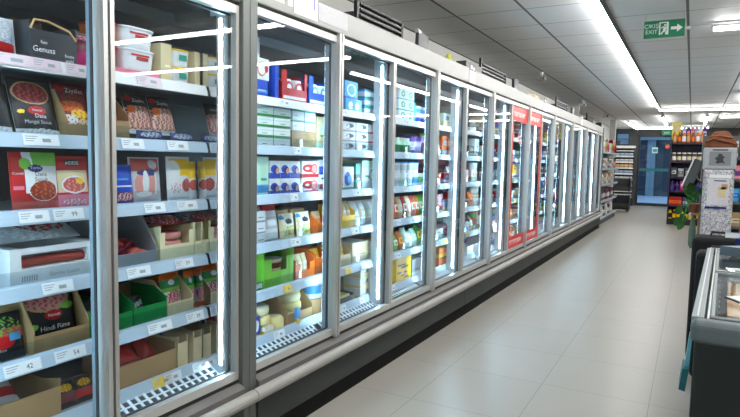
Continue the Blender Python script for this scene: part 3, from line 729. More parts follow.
put_tray(D, 4, 1.3845, .096, .20, .125, .075, 'green', 'green display box beside the kraft card box')
put_pack(D, 4, 1.3715, .075, .12, .02, layers('black', ('e', .5, .5, .4, .2, 'brown')), 'dark pack standing in the green display box', 'meat pack', 'meat_pack', 'm9', .2, dx=-.03, dz=.006)
put_tray(D, 5, 1.105, .225, .26, .125, .115, 'kraft', 'large kraft carton with open top', inner='kraft_dark')
put_pack(D, 5, 1.05, .11, .10, .018, layers('silver', ('r', .4, 1, .3, .7, 'red'), ('n', .3, .6, .3, .3, 'salami', .1)), 'silver and red pack lying in the large kraft carton', 'meat pack', 'meat_pack', 'm10', .9, dx=-.045, dz=.075)
for i in range(2):
    put_pack(D, 5, 1.27+.075*i, .072, .10, .02, layers('black', ('e', .5, .7, .35, .14, 'yellow'), ('r', 0, 1, .2, .5, ['maroon', 'red'][i]), ('n', .5, .6, .4, .3, 'brown', .3)), ['black pack with yellow spot next to the kraft carton', 'dark pack with red stripe by the door joint'][i], 'meat pack', 'meat_pack', f'm11{i}', .5, dx=-.02)

# --- door before the pillar (0)
D = 0
for i, (dz, y) in enumerate(((.0, 1.600), (.082, 1.596))):
    put_tub(D, 0, y, .17, .15, .08, 'white', 'white', ['lower white tub with red print in a stack', 'upper white tub with red print in a stack'][i], band='white', dz=dz+.03, centre='silver')
    l = MB(); l.box(.001, .0015, -.045, .04, .055, .062, 'red').box(.0, .0015, -.02, .035, .04, .052, 'red'); q = l.build('print', REG[-1]['o']); q.location = (-.004, 0, 0)
for i in range(2):
    put_tub(D, 0, 1.473, .083, .15, .075, 'orange' if i else 'red', 'red', ['lower red tub beside the white tubs', 'upper orange red tub beside the white tubs'][i], dz=i*.085+.03, dx=-.01)
put_carton(D, 0, 1.555, .25, .17, .028, 'pink', 'flat pink carton under the stacked white tubs', lines=2, dx=.004)
put_carton(D, 0, 1.722, .055, .18, .155, 'cream', 'narrow cream carton standing between tub stacks', lines=1, ink_c='butter')
for i in range(2):
    put_tub(D, 0, 1.812, .115, .12, .072, 'white', 'yellow', ['lower white tub with yellow lid', 'upper white tub with yellow lid'][i], dz=i*.074, ex=3)
    l = MB().box(0, .0008, -.02, .02, .028, .05, 'teal'); q = l.build('print', REG[-1]['o']); q.location = (-.0015, 0, 0)
put_carton(D, 0, 1.893, .030, .16, .15, 'cream', 'narrow cream carton at the shelf end', lines=0)
put_tray(D, 1, 1.49, .10, .22, .16, .075, 'kraft', 'kraft card box with orange packs by the door joint')
put_pack(D, 1, 1.475, .06, .14, .02, layers('orange', ('n', .5, .5, .5, .5, 'brown', .1), ('e', .5, .6, .3, .14, 'red')), 'orange pack standing in the kraft card box', 'meat pack', 'meat_pack', 'n1', .15, dx=-.02, dz=.006)
mix_ = layers('black', ('n', .5, .38, .7, .34, 'ham', -.3), ('n', .5, .38, .6, .34, 'maroon', .3), ('n', .4, .42, .6, .34, 'cream', .5), ('r', 0, 1, .66, 1, 'black'), ('e', .18, .86, .14, .07, 'red'), ('r', 0, 1, 0, .1, 'silver'), ('e', .2, .58, .12, .1, 'orange'))
for i, y in enumerate((1.605, 1.728)):
    put_pack(D, 1, y, .118, .168, .02, mix_, ['black pack of mixed meat, first of the leaning pair', 'black pack of mixed meat, second of the leaning pair'][i], 'meat pack', 'meat_pack', 'n2', .30, dz=.03, dx=-.012, nu=26, nv=34, words=[('Ziyafet', .55, .76, .022, white_ink)])
for i, y in enumerate((1.63, 1.80)):
    put_pack(D, 1, y, .125, .045, .014, layers('navy', ('n', .5, .6, .4, .3, 'white', 0.)), ['flat navy pack lying before the first leaning meat pack', 'flat navy pack lying before the second leaning meat pack'][i], 'meat pack', 'meat_pack', 'n3', .25, dx=.006)
put_pack(D, 2, 1.505, .09, .155, .016, layers('blue', ('r', .0, 1, .1, .3, 'red'), ('n', .5, .2, .5, .1, 'white', .1), ('r', .1, .9, .44, .48, 'white'), ('r', .1, .7, .62, .65, 'sky')), 'blue pack with red and white base', 'meat pack', 'meat_pack', 'n4', .1)
put_pack(D, 2, 1.615, .15, .185, .022, layers('silver', ('r', .05, .95, .70, .97, 'salami'), ('e', .72, .84, .16, .1, 'silver'), ('e', .45, .42, .34, .30, 'ham'), ('e', .5, .66, .32, .07, 'navy'), ('e', .42, .45, .10, .26, 'white'), ('r', .74, .80, .2, .66, 'white'), ('e', .4, .2, .24, .06, 'white')), 'clear shiny vacuum pack of pale ham', 'meat pack', 'meat_pack', 'n5', .08, nu=30, nv=36)
put_pack(D, 2, 1.782, .128, .19, .014, layers('white', ('r', .1, .96, .58, .96, 'yellow'), ('e', .25, .7, .26, .22, 'white'), ('e', .78, .36, .22, .15, 'salami'), ('n', .78, .36, .2, .14, 'meat', .2), ('n', .35, .3, .25, .12, 'pink', .3), ('r', 0, 1, 0, .1, 'silver')), 'white and yellow pack with a slice of sausage', 'meat pack', 'meat_pack', 'n6', .06, nu=28, nv=34)
put_pack(D, 2, 1.886, .045, .17, .012, layers('yellow', ('r', 0, 1, 0, .55, 'white'), ('e', .5, .4, .5, .14, 'salami')), 'narrow white and yellow pack at the shelf end', 'meat pack', 'meat_pack', 'n7', .06)
put_tray(D, 3, 1.562, .205, .26, .21, .055, 'grey', 'grey open box of small dark red sausages', inner='charcoal')
item('saus', [('sausage', pile(.19, .22, .055, ['dark_red', 'maroon', 'salami'], 24, .013, .085, 3), None)], FX-.01, 1.562, sz(3)+.006, (0, 0, 0), 'loose dark red sausages lying in the grey box', 'sausages', (D, 3))['kind'] = 'stuff'
for k, (y, w_) in enumerate(((1.775, .185), (1.893, .045))):
    put_tray(D, 3, y, w_, .2, .135, .12, 'butter', ['notched cream card box full of pink rounds', 'cream card box cut off at the shelf end'][k], inner='cream', notch=.72)
for i in range(3):
    put_wheel(D, 3, 1.782, .068, .034, 'ham', ['lowest pink salami round stacked in the cream box', 'middle pink salami round stacked in the cream box', 'topmost pink salami round stacked in the cream box'][i], lab='red', dx=-.018, dz=.008+i*.036, name='salami_round', cat='salami')
put_pack(D, 3, 1.775, .17, .10, .02, layers('red', ('n', .5, .5, .5, .5, 'salami', 0.), ('n', .5, .5, .5, .5, 'white', .55)), 'red pack laid on top of the pink rounds', 'meat pack', 'meat_pack', 'n8', 1.3, dx=-.035, dz=.142)
put_tray(D, 4, 1.50, .085, .20, .105, .07, 'green', 'green display box by the door joint')
put_tray(D, 4, 1.632, .165, .22, .13, .075, 'green', 'wide green display box with thin packs', inner='kraft_dark')
for i in range(4):
    put_pack(D, 4, 1.555+.03*i, .05, .085, .012, layers('charcoal', ('r', .1, .9, .5, .75, 'silver'), ('r', .2, .8, .2, .4, 'pink')), 'thin dark pack in the wide green box, ' + ORD[i]+' along', 'meat pack', 'meat_pack', f'n9', .35, dx=-.03-.02*i, dz=.006)
put_tray(D, 4, 1.79, .145, .24, .15, .06, 'cream', 'cream box holding a bean picture pack', inner='kraft_dark')
beans = layers('white', ('r', 0, 1, .62, .82, 'green'), ('r', 0, 1, .83, 1, 'orange'), ('r', 0, 1, .52, .62, 'leaf'), ('n', .5, .34, .42, .2, 'red', -.15), ('n', .5, .34, .42, .2, 'magenta', .5), ('e', .45, .74, .16, .07, 'white'), ('r', 0, 1, 0, .14, 'orange'))
put_pack(D, 4, 1.765, .115, .17, .02, beans, 'green and orange banded pack with red beans', 'pack', 'bean_pack', 'n10', .14, dx=-.02, dz=.006, yaw=.1, nu=28, nv=34)
put_pack(D, 4, 1.724, .045, .15, .02, layers('brown', ('n', .5, .5, .5, .5, 'red', .2), ('r', 0, 1, .8, 1, 'orange')), 'brown and red pack behind the bean pack', 'pack', 'bean_pack', 'n11', .2, dx=-.06, dz=.006)
put_pack(D, 4, 1.888, .055, .17, .018, beans, 'banded bean pack at the shelf end', 'pack', 'bean_pack', 'n10b', .12, dx=-.01)
put_tray(D, 5, 1.612, .30, .20, .135, .105, 'kraft', 'wide kraft carton in front with a price tag below', inner='kraft_dark')
put_pack(D, 5, 1.53, .17, .17, .02, layers('red', ('n', .5, .6, .3, .1, 'dark_red', .3), ('r', .1, .5, .3, .36, 'white'), ('r', .2, .7, .55, .6, 'white')), 'red flat packet sloping in the wide kraft carton', 'packet', 'packet', 'n12', .9, dx=-.05, dz=.075, nu=24, nv=22)
put_pack(D, 5, 1.678, .08, .15, .02, layers('red', ('r', .3, .9, .5, .56, 'dark_red')), 'second red packet behind in the wide kraft carton', 'packet', 'packet', 'n12b', .8, dx=-.055, dz=.05)
put_tray(D, 5, 1.800, .055, .20, .14, .12, 'cream', 'narrow cream carton of blue pouches', inner='kraft')
put_pack(D, 5, 1.814, .032, .12, .02, layers('silver', ('n', .5, .5, .5, .5, 'navy', 0.), ('n', .5, .5, .5, .5, 'sky', .5)), 'blue and silver pouch leaning between cartons', 'pouch', 'pouch', 'n13', .3)
put_tray(D, 5, 1.888, .05, .20, .135, .12, 'cream', 'cream carton of blue pouches beside the lamp strip', inner='kraft')
for i in range(3):
    put_pack(D, 5, 1.760+.012*i, .018, .13, .01, layers('navy', ('n', .5, .5, .5, .5, 'silver', 0.)), 'thin blue pouch above the cream cartons, '+ORD[i]+' along', 'pouch', 'pouch', 'n14', .35, dx=-.05-.03*i, dz=.03)

# --- first door past the pillar (1)
D = 1
put_carton(D, 0, 2.315, .11, .16, .09, 'blue', 'blue carton tray at the pillar end', bands=[(.3, .45, 'sky')], lines=1, ink_c='white')
put_carton(D, 0, 2.335, .115, .12, .105, 'white', 'white carton with orange ring print on the blue tray', dz=.092, dx=-.01, art=[(.5, .5, .3, .34, 'orange'), (.5, .5, .24, .27, 'white'), (.8, .55, .12, .2, 'red')], lines=1)
put_jar(D, 0, 2.315, .045, .10, 'white', 'white', 'white cup standing on the white carton', dz=.198, neck=.9, name='cup', cat='cup', dx=-.02)
put_carton(D, 0, 2.445, .03, .16, .19, 'blue', 'upright blue card beside the red tray', lines=0)
def jar_tray(col, strip):
    def fn():
        b = tray(.225, .17, .155, .075, col)(); b.box(0, .0006, -.10, .10, .02, .035, strip); b.box(-.004, .0, -.1125, -.07, .075, .165, col).box(-.004, 0, .092, .1125, .075, .165, col); return b
    return fn
for (nm, col, y, ys) in (('red', 'red', 2.60, (2.565, 2.655)), ('blue', 'blue', 2.845, (2.81, 2.90))):
    item(('jt', nm), [('display_box', jar_tray(col, 'white'), None)], FX, y, sz(0), (0, 0, 0), f'{nm} display box holding two white tubs', 'box', (D, 0))
    for i, yy in enumerate(ys):
        put_tub(D, 0, yy, .088, .09, .12, 'white', 'white', f'white tub in the {nm} display box, {ORD[i]} of two', ex=2.2, dx=-.012, dz=.006)
        l = MB(); n = 18; l.lathe([(.034, 0), (.034, .001)], nm if nm == 'red' else 'sky', n); l.lathe([(.020, .001), (.020, .002)], 'white', n)
        q = l.build('round_print', REG[-1]['o']); q.rotation_euler = (0, PI/2, 0); q.location = (-.0005, 0, .075)
for r_ in range(4):
    for c_ in range(2):
        put_carton(D, 1, 2.345+.148*c_, .142, .14, .05, 'white', f'white and green carton, {["lowest", "second", "third", "topmost"][r_]} of the {["first", "second"][c_]} stack', bands=[(.0, .24, 'green'), (.66, .78, 'mint')], seed=3, lines=2, dz=.052*r_, ink_c='green', key='gc')
put_carton(D, 1, 2.69, .225, .16, .098, 'kraft', 'low kraft carton under small white cartons', lines=1, ink_c='kraft_dark')
for r_ in range(2):
    for c_ in range(2):
        put_carton(D, 1, 2.635+.112*c_, .105, .12, .055, 'white', f'small white carton on the kraft carton, {["lower", "upper"][r_]} row, {["first", "second"][c_]}', bands=[(.82, .96, 'teal')], seed=4, lines=2, dz=.1+.057*r_, ink_c='teal', key='sc')
put_carton(D, 1, 2.87, .11, .16, .19, 'cream', 'tall cream green carton next to the small white cartons', bands=[(.0, .2, 'mint')], art=[(.5, .6, .2, .2, 'mint')], lines=2, ink_c='leaf')
put_carton(D, 2, 2.335, .09, .18, .20, 'mint', 'pale teal carton by the pillar', bands=[(.1, .3, 'sky')], lines=1, ink_c='teal')
for r_ in range(2):
    for c_ in range(3):
        put_carton(D, 2, 2.435+.088*c_, .086, .14, .088, 'white', f'white carton with blue print, {["lower", "upper"][r_]} row, {ORD[c_]}', bands=[(.0, .30, 'blue')], art=[(.42, .52, .36, .24, 'blue'), (.60, .42, .26, .24, 'navy'), (.68, .40, .16, .17, 'ham')], seed=6, lines=0, dz=.092*r_, key='bc')
    put_carton(D, 2, 2.755, .165, .14, .088, 'white', f'white carton with red print, {["lower", "upper"][r_]} of two', bands=[(.0, .2, 'red')], art=[(.40, .56, .38, .26, 'red'), (.72, .52, .2, .34, 'red'), (.72, .52, .15, .27, 'ham'), (.3, .55, .12, .08, 'white')], seed=7, lines=0, dz=.092*r_, key='rc')
put_carton(D, 2, 2.88, .07, .14, .19, 'white', 'tall white carton with blue and red bands', bands=[(.55, .8, 'blue'), (.1, .25, 'red')], lines=1)
for r_ in range(3):
    put_carton(D, 3, 2.315, .085, .14, .055, 'white', f'small white carton by the pillar, {["lowest", "middle", "topmost"][r_]} of three', bands=[(.0, .15, 'grey')], lines=2, dz=.057*r_, key='wc3')
put_bag(D, 3, 2.435, .15, .09, .185, 'white', 'silver', 'white pouch with a red top', lean=.1)
l = MB().box(-.05, -.02, -.05, .05, .155, .188, 'red'); l.build('red_seal', REG[-1]['o'])
for i, y in enumerate((2.60, 2.755)):
    put_pack(D, 3, y, .13, .135, .03, layers('butter', ('e', .45, .68, .32, .17, 'white'), ('e', .45, .68, .22, .11, 'black'), ('r', .5, 1, .1, .5, 'yellow'), ('n', .4, .28, .3, .2, 'leaf', .1), ('e', .12, .85, .12, .1, 'sky'), ('e', .66, .34, .2, .14, 'cheese')), ['cream grated cheese pouch with black logo, first', 'cream grated cheese pouch with black logo, second'][i], 'pouch', 'cheese_pouch', 'o1', .12, nu=24, nv=26)
    put_carton(D, 3, y, .14, .12, .15, 'kraft', ['kraft carton behind the first cheese pouch', 'kraft carton behind the second cheese pouch'][i], lines=0, dx=-.09)
put_tray(D, 3, 2.885, .10, .15, .11, .065, 'orange', 'orange display box with white pouches')
put_bag(D, 3, 2.885, .085, .06, .125, 'tan', 'orange', 'tan pouch in the orange display box', dx=-.02, dz=.006)
put_carton(D, 4, 2.305, .06, .14, .04, 'white', 'flat white and green carton by the pillar', bands=[(0, .4, 'green')], lines=1)
put_tray(D, 4, 2.475, .255, .22, .17, .155, 'leaf', 'pale green display box with a notched front', inner='green', notch=.5)
for i in range(2):
    put_tub(D, 4, 2.50, .115, .1, .065, 'cream', 'white', ['lower white lidded tub in the green box', 'upper white lidded tub in the green box'][i], band='brown', ex=2.4, dx=-.02, dz=.008+.068*i)
put_tray(D, 4, 2.715, .185, .2, .15, .09, 'orange', 'orange yellow display box with notched front', notch=.5)
for i in range(3):
    put_bag(D, 4, 2.665+.05*i, .047, .07, .13, 'cream', 'white', f'cream pouch in the orange yellow box, {ORD[i]} of three', dx=-.02, dz=.006)
put_tray(D, 4, 2.885, .12, .2, .15, .10, 'orange', 'orange display box at the door joint')
put_bag(D, 4, 2.885, .09, .08, .14, 'yellow', 'cream', 'yellow pouch in the orange box at the joint', dx=-.02, dz=.006)
put_carton(D, 5, 2.292, .05, .12, .12, 'blue', 'blue and white carton by the pillar', bands=[(.0, .2, 'yellow')], art=[(.5, .6, .35, .25, 'white')], lines=0)
put_wheel(D, 5, 2.38, .062, .055, 'cheese', 'lower pale cheese wheel near the blue carton', lab='butter', dz=.05)
put_wheel(D, 5, 2.37, .06, .05, 'butter', 'upper pale cheese wheel near the blue carton', dz=.107, lab='white')
put_carton(D, 5, 2.395, .075, .12, .048, 'yellow', 'yellow carton base under the pale cheese wheels', bands=[(.5, 1, 'white')], lines=0)
put_wheel(D, 5, 2.495, .05, .075, 'cheese', 'single yellow cheese wheel in front', lab='butter', dx=.004)
put_tray(D, 5, 2.67, .24, .24, .17, .07, 'kraft', 'kraft card box beneath the big cheese pile', inner='kraft')
for i in range(4):
    put_wheel(D, 5, 2.685+.008*(i % 2), .088, .052, ['butter', 'cheese', 'butter', 'cheese'][i], f'large cheese, {["lowest", "second", "third", "topmost"][i]} of the pile', lab='butter', dx=-.03, dz=.006+i*.053)
put_carton(D, 5, 2.625, .03, .02, .10, 'sky', 'blue tag card standing on the kraft box', dx=.022, lines=1, bands=[(.0, .4, 'yellow')], cat='card', name='tag_card')
put_tub(D, 5, 2.875, .12, .12, .10, 'tan', 'tan', 'lower tan tub at the door joint', ex=2.2)
put_tub(D, 5, 2.875, .13, .12, .112, 'white', 'white', 'tall white tub with blue print at the joint', band='sky', ex=2.2, dz=.102)

# --- second door (2)
D = 2; y0 = 1.105*(Y2+PITCH)
put_carton(D, 0, y0+.17, .2, .15, .085, 'sky', 'light blue carton tray of tubs', art=[(.3, .5, .14, .3, 'white'), (.7, .5, .14, .3, 'white')], lines=1, ink_c='blue')
put_carton(D, 0, y0+.17, .16, .10, .11, 'sky', 'upright light blue card with a round picture', dz=.087, dx=-.02, yaw=0, art=[(.5, .5, .36, .36, 'white'), (.5, .5, .26, .28, 'sky')], bands=[(.0, .12, 'blue')], lines=0)
for r_ in range(3):
    for c_ in range(2):
        put_carton(D, 0, y0+.37+.13*c_, .122, .12, .052, 'white', f'white and teal carton, {["lowest", "middle", "topmost"][r_]} of {["first", "second"][c_]} stack', bands=[(.0, .22, 'teal'), (.8, 1, 'sky')], seed=8, lines=2, dz=.054*r_, key='tc', ink_c='green')
for r_ in range(3):
    for c_ in range(3):
        put_carton(D, 1, y0+.12+.165*c_, .155, .13, .06, 'white', f'white and red carton, {["lowest", "middle", "topmost"][r_]} of {ORD[c_]} stack', bands=[(.0, .16, 'grey' if c_ < 2 else 'red')], art=[(.55, .6, .3, .22, 'charcoal' if c_ < 2 else 'pink'), (.4, .55, .1, .2, 'white')], seed=9+c_, lines=1, dz=.062*r_, key=('rw', c_), ink_c='red')
put_carton(D, 2, y0+.12, .13, .15, .15, 'white', 'white carton with blue drop print', art=[(.4, .5, .3, .3, 'blue'), (.6, .45, .2, .2, 'sky')], bands=[(0, .15, 'teal')], lines=0)
put_carton(D, 2, y0+.24, .06, .15, .17, 'teal', 'narrow teal carton', bands=[(.4, .6, 'charcoal')], lines=1, ink_c='white')
put_carton(D, 2, y0+.40, .22, .15, .19, 'white', 'large white carton with teal top', bands=[(.76, 1, 'mint')], art=[(.6, .5, .16, .2, 'teal'), (.6, .5, .12, .15, 'white')], lines=3, ink_c='teal')
put_carton(D, 2, y0+.575, .1, .15, .17, 'mint', 'mint carton at the lamp end', bands=[(.2, .4, 'white')], lines=2, ink_c='teal')
put_tray(D, 3, y0+.13, .16, .18, .15, .085, 'yellow', 'yellow based display box of white pouches', inner='cream')
for i in range(3): put_bag(D, 3, y0+.08+.05*i, .048, .09, .165, 'cream', 'white', f'cream pouch in the yellow box, {ORD[i]} of three', dx=-.014, dz=.006)
for i in range(4): put_bag(D, 3, y0+.26+.09*i, .086, .10, .165, 'white', ['silver', 'cream', 'mint', 'silver'][i], f'white pouch, {ORD[i]} of the row of four', lean=.05)
put_tray(D, 4, y0+.10, .12, .18, .14, .08, 'cream', 'cream display box near the door joint')
put_bag(D, 4, y0+.10, .10, .08, .14, 'yellow', 'leaf', 'yellow green pouch in the cream box', dx=-.02, dz=.006)
put_carton(D, 4, y0+.29, .22, .16, .14, 'cream', 'wide cream carton with open flap', bands=[(.0, .12, 'white')], lines=1, ink_c='kraft')
for i in range(3): put_tub(D, 4, y0+.45+.075*i, .072, .09, .11, 'white', 'white', f'slim white tub, {ORD[i]} of three', band='mint', ex=2.2)
put_tray(D, 5, y0+.12, .17, .16, .07, .05, 'charcoal', 'low dark tray of small packs')
for i in range(3): put_carton(D, 5, y0+.07+.05*i, .046, .10, .05, 'cream', f'small cream pack in the dark tray, {ORD[i]} of three', dx=-.02, dz=.006, bands=[(.2, .5, 'leaf')], lines=0)
put_carton(D, 5, y0+.17, .28, .14, .155, 'kraft', 'kraft carton behind the dark tray', dx=-.18, lines=1, bands=[(.75, 1, 'yellow')])
for r_ in range(3):
    for c_ in range(2):
        put_carton(D, 5, y0+.36+.135*c_, .13, .13, .068, 'white', f'white carton with yellow print, {["lowest", "middle", "topmost"][r_]} of {["first", "second"][c_]} stack', bands=[(.0, .3, 'cheese')], art=[(.7, .6, .14, .24, 'kraft')], lines=1, dz=.07*r_, key='yc', ink_c='orange')

# --- third door (3)
D = 3; y0 = 1.105*(Y2+2*PITCH)
for r_ in range(3):
    for c_ in range(2):
        put_carton(D, 0, y0+.11+.13*c_, .122, .12, .076, 'white', f'white carton with green square print, {["lowest", "middle", "topmost"][r_]} of {["first", "second"][c_]} stack', bands=[(.0, .1, 'teal')], art=[(.5, .55, .28, .3, 'teal'), (.5, .55, .16, .18, 'mint')], lines=0, dz=.078*r_, key='gs')
put_carton(D, 0, y0+.33-.012, .04, .12, .15, 'teal', 'narrow teal carton standing alone', lines=0)
for i in range(2): put_tub(D, 0, y0+.415+.14*i, .13, .12, .065, 'white', 'sky', f'lower white and blue tub, {ORD[i]} of two', band='blue', ex=3)
for i in range(2): put_tub(D, 0, y0+.415+.14*i, .13, .12, .065, 'white', 'white', f'upper white and blue tub, {ORD[i]} of two', band='sky', ex=3, dz=.067)
for i in range(3): put_jar(D, 1, y0+.09+.08*i, .034, .12, 'mint', 'white', f'pale green bottle, {ORD[i]} of three', lab='green', name='bottle', cat='bottle')
for i in range(2): put_tub(D, 1, y0+.345+.11*i, .105, .11, .14, 'purple', 'purple', f'dark purple tub, {ORD[i]} of two', band='lilac', ex=2.4)
for i in range(2): put_jar(D, 1, y0+.54+.08*i, .035, .17, 'lilac', ['leaf', 'yellow'][i], ['lilac bottle with green cap', 'lilac bottle with yellow cap'][i], lab='purple', name='bottle', cat='bottle')
for i in range(5):
    put_tub(D, 2, y0+.08+.11*i, .10, .1, .10, 'white', 'white', f'lower white yogurt tub, {ORD[i]} of the row', band=['silver', 'mint', 'silver', 'sky', 'leaf'][i], ex=2.2)
    if i < 4: put_tub(D, 2, y0+.08+.11*i, .10, .1, .085, 'white', 'sky', f'upper white yogurt tub, {ORD[i]} of the row', band='silver', ex=2.2, dz=.102)
cl = ['orange', 'cream', 'red', 'butter', 'salami', 'orange', 'leaf', 'leaf']
for i in range(8): put_bag(D, 3, y0+.08+.076*i, .072, .08, .165+.012*((i*3) % 3), cl[i], ['white', 'mint', 'white'][i % 3], f'upright {["orange", "cream", "red", "butter coloured", "salmon", "orange", "green", "green"][i]} pouch, {ORD[i]} of eight', lean=.06)
cl = ['leaf', 'orange', 'mint', 'white', 'mint', 'green', 'yellow']; cn = ['green', 'orange', 'mint', 'white', 'mint', 'dark green', 'yellow']
for i in range(7): put_bag(D, 4, y0+.09+.085*i, .08, .09, .12+.02*(i % 3), cl[i], ['white', 'yellow'][i % 2], f'{cn[i]} pouch, {ORD[i]} of seven', lean=.08)
put_carton(D, 5, y0+.19, .26, .14, .20, 'yellow', 'large yellow carton with dark lettering lines', bands=[(.0, .06, 'orange')], seed=12, lines=8, ink_c='brown')
put_carton(D, 5, y0+.43, .18, .16, .15, 'grey', 'grey carton with open top beside the yellow one', bands=[(.0, .3, 'silver')], lines=1)
for i in range(2): put_tub(D, 5, y0+.57+.075*i, .07, .09, .14, 'white', ['sky', 'mint'][i], ['white tub with blue lid beside the grey carton', 'white tub with mint lid at the door joint'][i], band='silver', ex=2.4)

# --- doors 4 to 16: each shelf holds a few kinds of goods
themes = {4: ['white', 'pink', 'mint', 'red', 'purple', 'grey', 'sky', 'orange'], 5: ['orange', 'white', 'kraft', 'red', 'green', 'charcoal', 'navy', 'brown'], 6: ['white', 'sky', 'blue', 'red', 'mint', 'white'],
 7: ['red', 'white', 'green', 'yellow', 'orange', 'silver'], 8: ['white', 'silver', 'sky', 'mint'], 9: ['blue', 'navy', 'leaf', 'white', 'sky', 'charcoal'], 10: ['white', 'sky', 'green', 'silver', 'navy'],
 11: ['purple', 'white', 'sky', 'pink', 'navy'], 12: ['white', 'charcoal', 'sky', 'silver', 'orange'], 13: ['white', 'yellow', 'sky', 'navy', 'red'], 14: ['white', 'silver', 'blue', 'green'], 15: ['sky', 'white', 'charcoal', 'red'], 16: ['navy', 'white', 'sky']}
CN = {'sky': 'light blue', 'leaf': 'leaf green', 'kraft': 'kraft brown', 'charcoal': 'dark grey', 'mint': 'pale mint', 'silver': 'silver grey'}
for D in range(4, 15):
    q = rnd(100+D); y0 = 1.105*(Y2+(D-1)*PITCH if D < 5 else MOD[1]+(D-5)*.7215); PT = .701 if D < 5 else .7215
    for s in range(6):
        y = y0+.05; end = min(13.40, y0+PT*1.105-.04); first = True; n = 0
        limit = 6 if D < 7 else (5 if D < 10 else 3)
        while y < end-.06 and n < limit:
            c1 = q.choice(themes[D]); c2 = q.choice(['white', 'cream', 'silver', q.choice(themes[D])]); nm1 = CN.get(c1, c1); k = q.random()
            if c2 == c1: c2 = 'white'
            nm2 = CN.get(c2, c2)
            wmin = .07 if D < 10 else .14
            if s == 5 and D == 4 and n == 0:
                w_ = .24; put_carton(D, s, y+.20, w_, .12, .17, 'orange', 'orange yellow carton with print lines', bands=[(.5, .7, 'yellow')], lines=4); y += .36; n += 1; continue
            if s == 5 and D == 5 and n == 0:
                put_tray(D, s, y+.29, .52, .2, .14, .10, 'white', 'wide white crate with blue inside', inner='blue'); y += .6; n += 1; continue
            if k < .34:
                w_ = q.uniform(wmin+.03, .2); h_ = q.uniform(.09, .19)
                put_carton(D, s, y+w_/2, w_, .13, h_, c1, f'{nm1} and {nm2} carton', bands=[(q.uniform(0, .2), q.uniform(.3, .5), c2)], art=[(.5, .68, .25, .16, q.choice(themes[D]))], seed=q.randint(0, 99), lines=2, key=(D, s, n, 'c'))
            elif k < .56:
                w_ = q.uniform(wmin, .13); h_ = q.uniform(.13, .19)
                put_bag(D, s, y+w_/2, w_, .08, h_, c1, c2, f'{nm1} and {nm2} pouch', lean=.06)
            elif k < .8:
                w_ = q.uniform(wmin+.01, .14); h_ = q.uniform(.08, .11)
                put_tub(D, s, y+w_/2, w_, .1, h_, c2, c1, f'{nm2} tub with {nm1} lid', band=c1, ex=2.6)
                if q.random() < .5: put_tub(D, s, y+w_/2, w_, .1, h_*.8, c2, c1, f'{nm2} tub with {nm1} lid, stacked', band=c1, ex=2.6, dz=h_+.002)
            else:
                rr_ = q.uniform(.032, .042); h_ = q.uniform(.14, .19); w_ = 2*rr_
                put_jar(D, s, y+rr_, rr_, h_, c1, q.choice(['white', 'charcoal', 'red', 'green']), f'{nm1} bottle with {nm2} label', lab=c2, name='bottle', cat='bottle')
            y += w_+q.uniform(.006, .03 if D < 7 else .09); n += 1

# price flyers clipped on the shelf edge (red and white)
for (y, z, D) in ((5.06, 1.66, 4), (5.78, 1.66, 5), (6.46, 1.66, 6), (6.62, 1.418, 6), (7.12, 1.66, 7), (7.35, 1.418, 7), (6.2, .69, 6)):
    r = item('flyer', [('shelf_flyer', lambda: MB().box(0, .002, -.08, .08, -.06, .06, 'red').box(.002, .0026, -.07, .07, -.02, .035, 'white').box(.0026, .003, -.055, .03, -.005, .02, 'red').box(.002, .0026, -.05, .04, -.048, -.035, 'yellow'), None)],
             SHX+.036, y, z-.005, (0, -.15, 0), 'red and white price flyer clipped on the rail', 'flyer', (D, SH.index(z)))

# descriptions: what it looks like, where it is
from collections import Counter, defaultdict
cnt = Counter((e['look'], e['place']) for e in REG if e['place'])
rows = defaultdict(list)
for e in REG:
    if e['place']: rows[(e['look'], e['place'])].append(e)
for (look, (D, s)), es in rows.items():
    es.sort(key=lambda e: (e['y'], e['z']))
    for i, e in enumerate(es):
        where = f'{SN[s]}, {DN(D)}'
        e['o']['label'] = f'{look}, {where}' if len(es) == 1 else f'{look}, {ORD[i]} on {where}'
        e['o']['category'] = e['cat']
        e['o']['group'] = f'{e["cat"]} goods on the {where}'

# ------------------------------------------------------------------ chest freezer and what stands around it
FROT = -.043          # the freezer stands slightly askew to the aisle
r = tag(empty('chest_freezer', (.021, 2.0, 0)), 'dark bodied chest freezer with grey rim and sliding glass lids', 'freezer'); r.rotation_euler = (0, 0, FROT)
def cfp(x, y, z): c, s_ = math.cos(FROT), math.sin(FROT); return (.021+x*c-y*s_, 2.0+x*s_+y*c, z)
FW, L = .92, 1.95
body = mat('freezer_body', lin(30, 37, 37), .5, .0, noise=.05, spec=.3); rimm = mat('freezer_rim', lin(84, 95, 98), .5); pale = mat('freezer_pale', lin(138, 148, 152), .4); inn = mat('freezer_inside', lin(190, 196, 200), .5)
b = MB(); b.box(.012, FW-.012, .012, L-.012, .09, .50, body).box(.012, FW-.012, .012, .04, .5, .835, body).box(.012, FW-.012, L-.04, L-.012, .5, .835, body).box(.012, .05, .04, L-.04, .5, .835, body).box(FW-.05, FW-.012, .04, L-.04, .5, .835, body)
b.build('body', r, .01)
MB().box(.04, FW-.04, .04, L-.04, 0, .09, kick_mat).build('plinth', r)
for y0, y1 in ((0, .07), (L-.07, L)): MB().box(0, FW, y0, y1, .828, .90, rimm).build('end_rim', r, .022, 4)
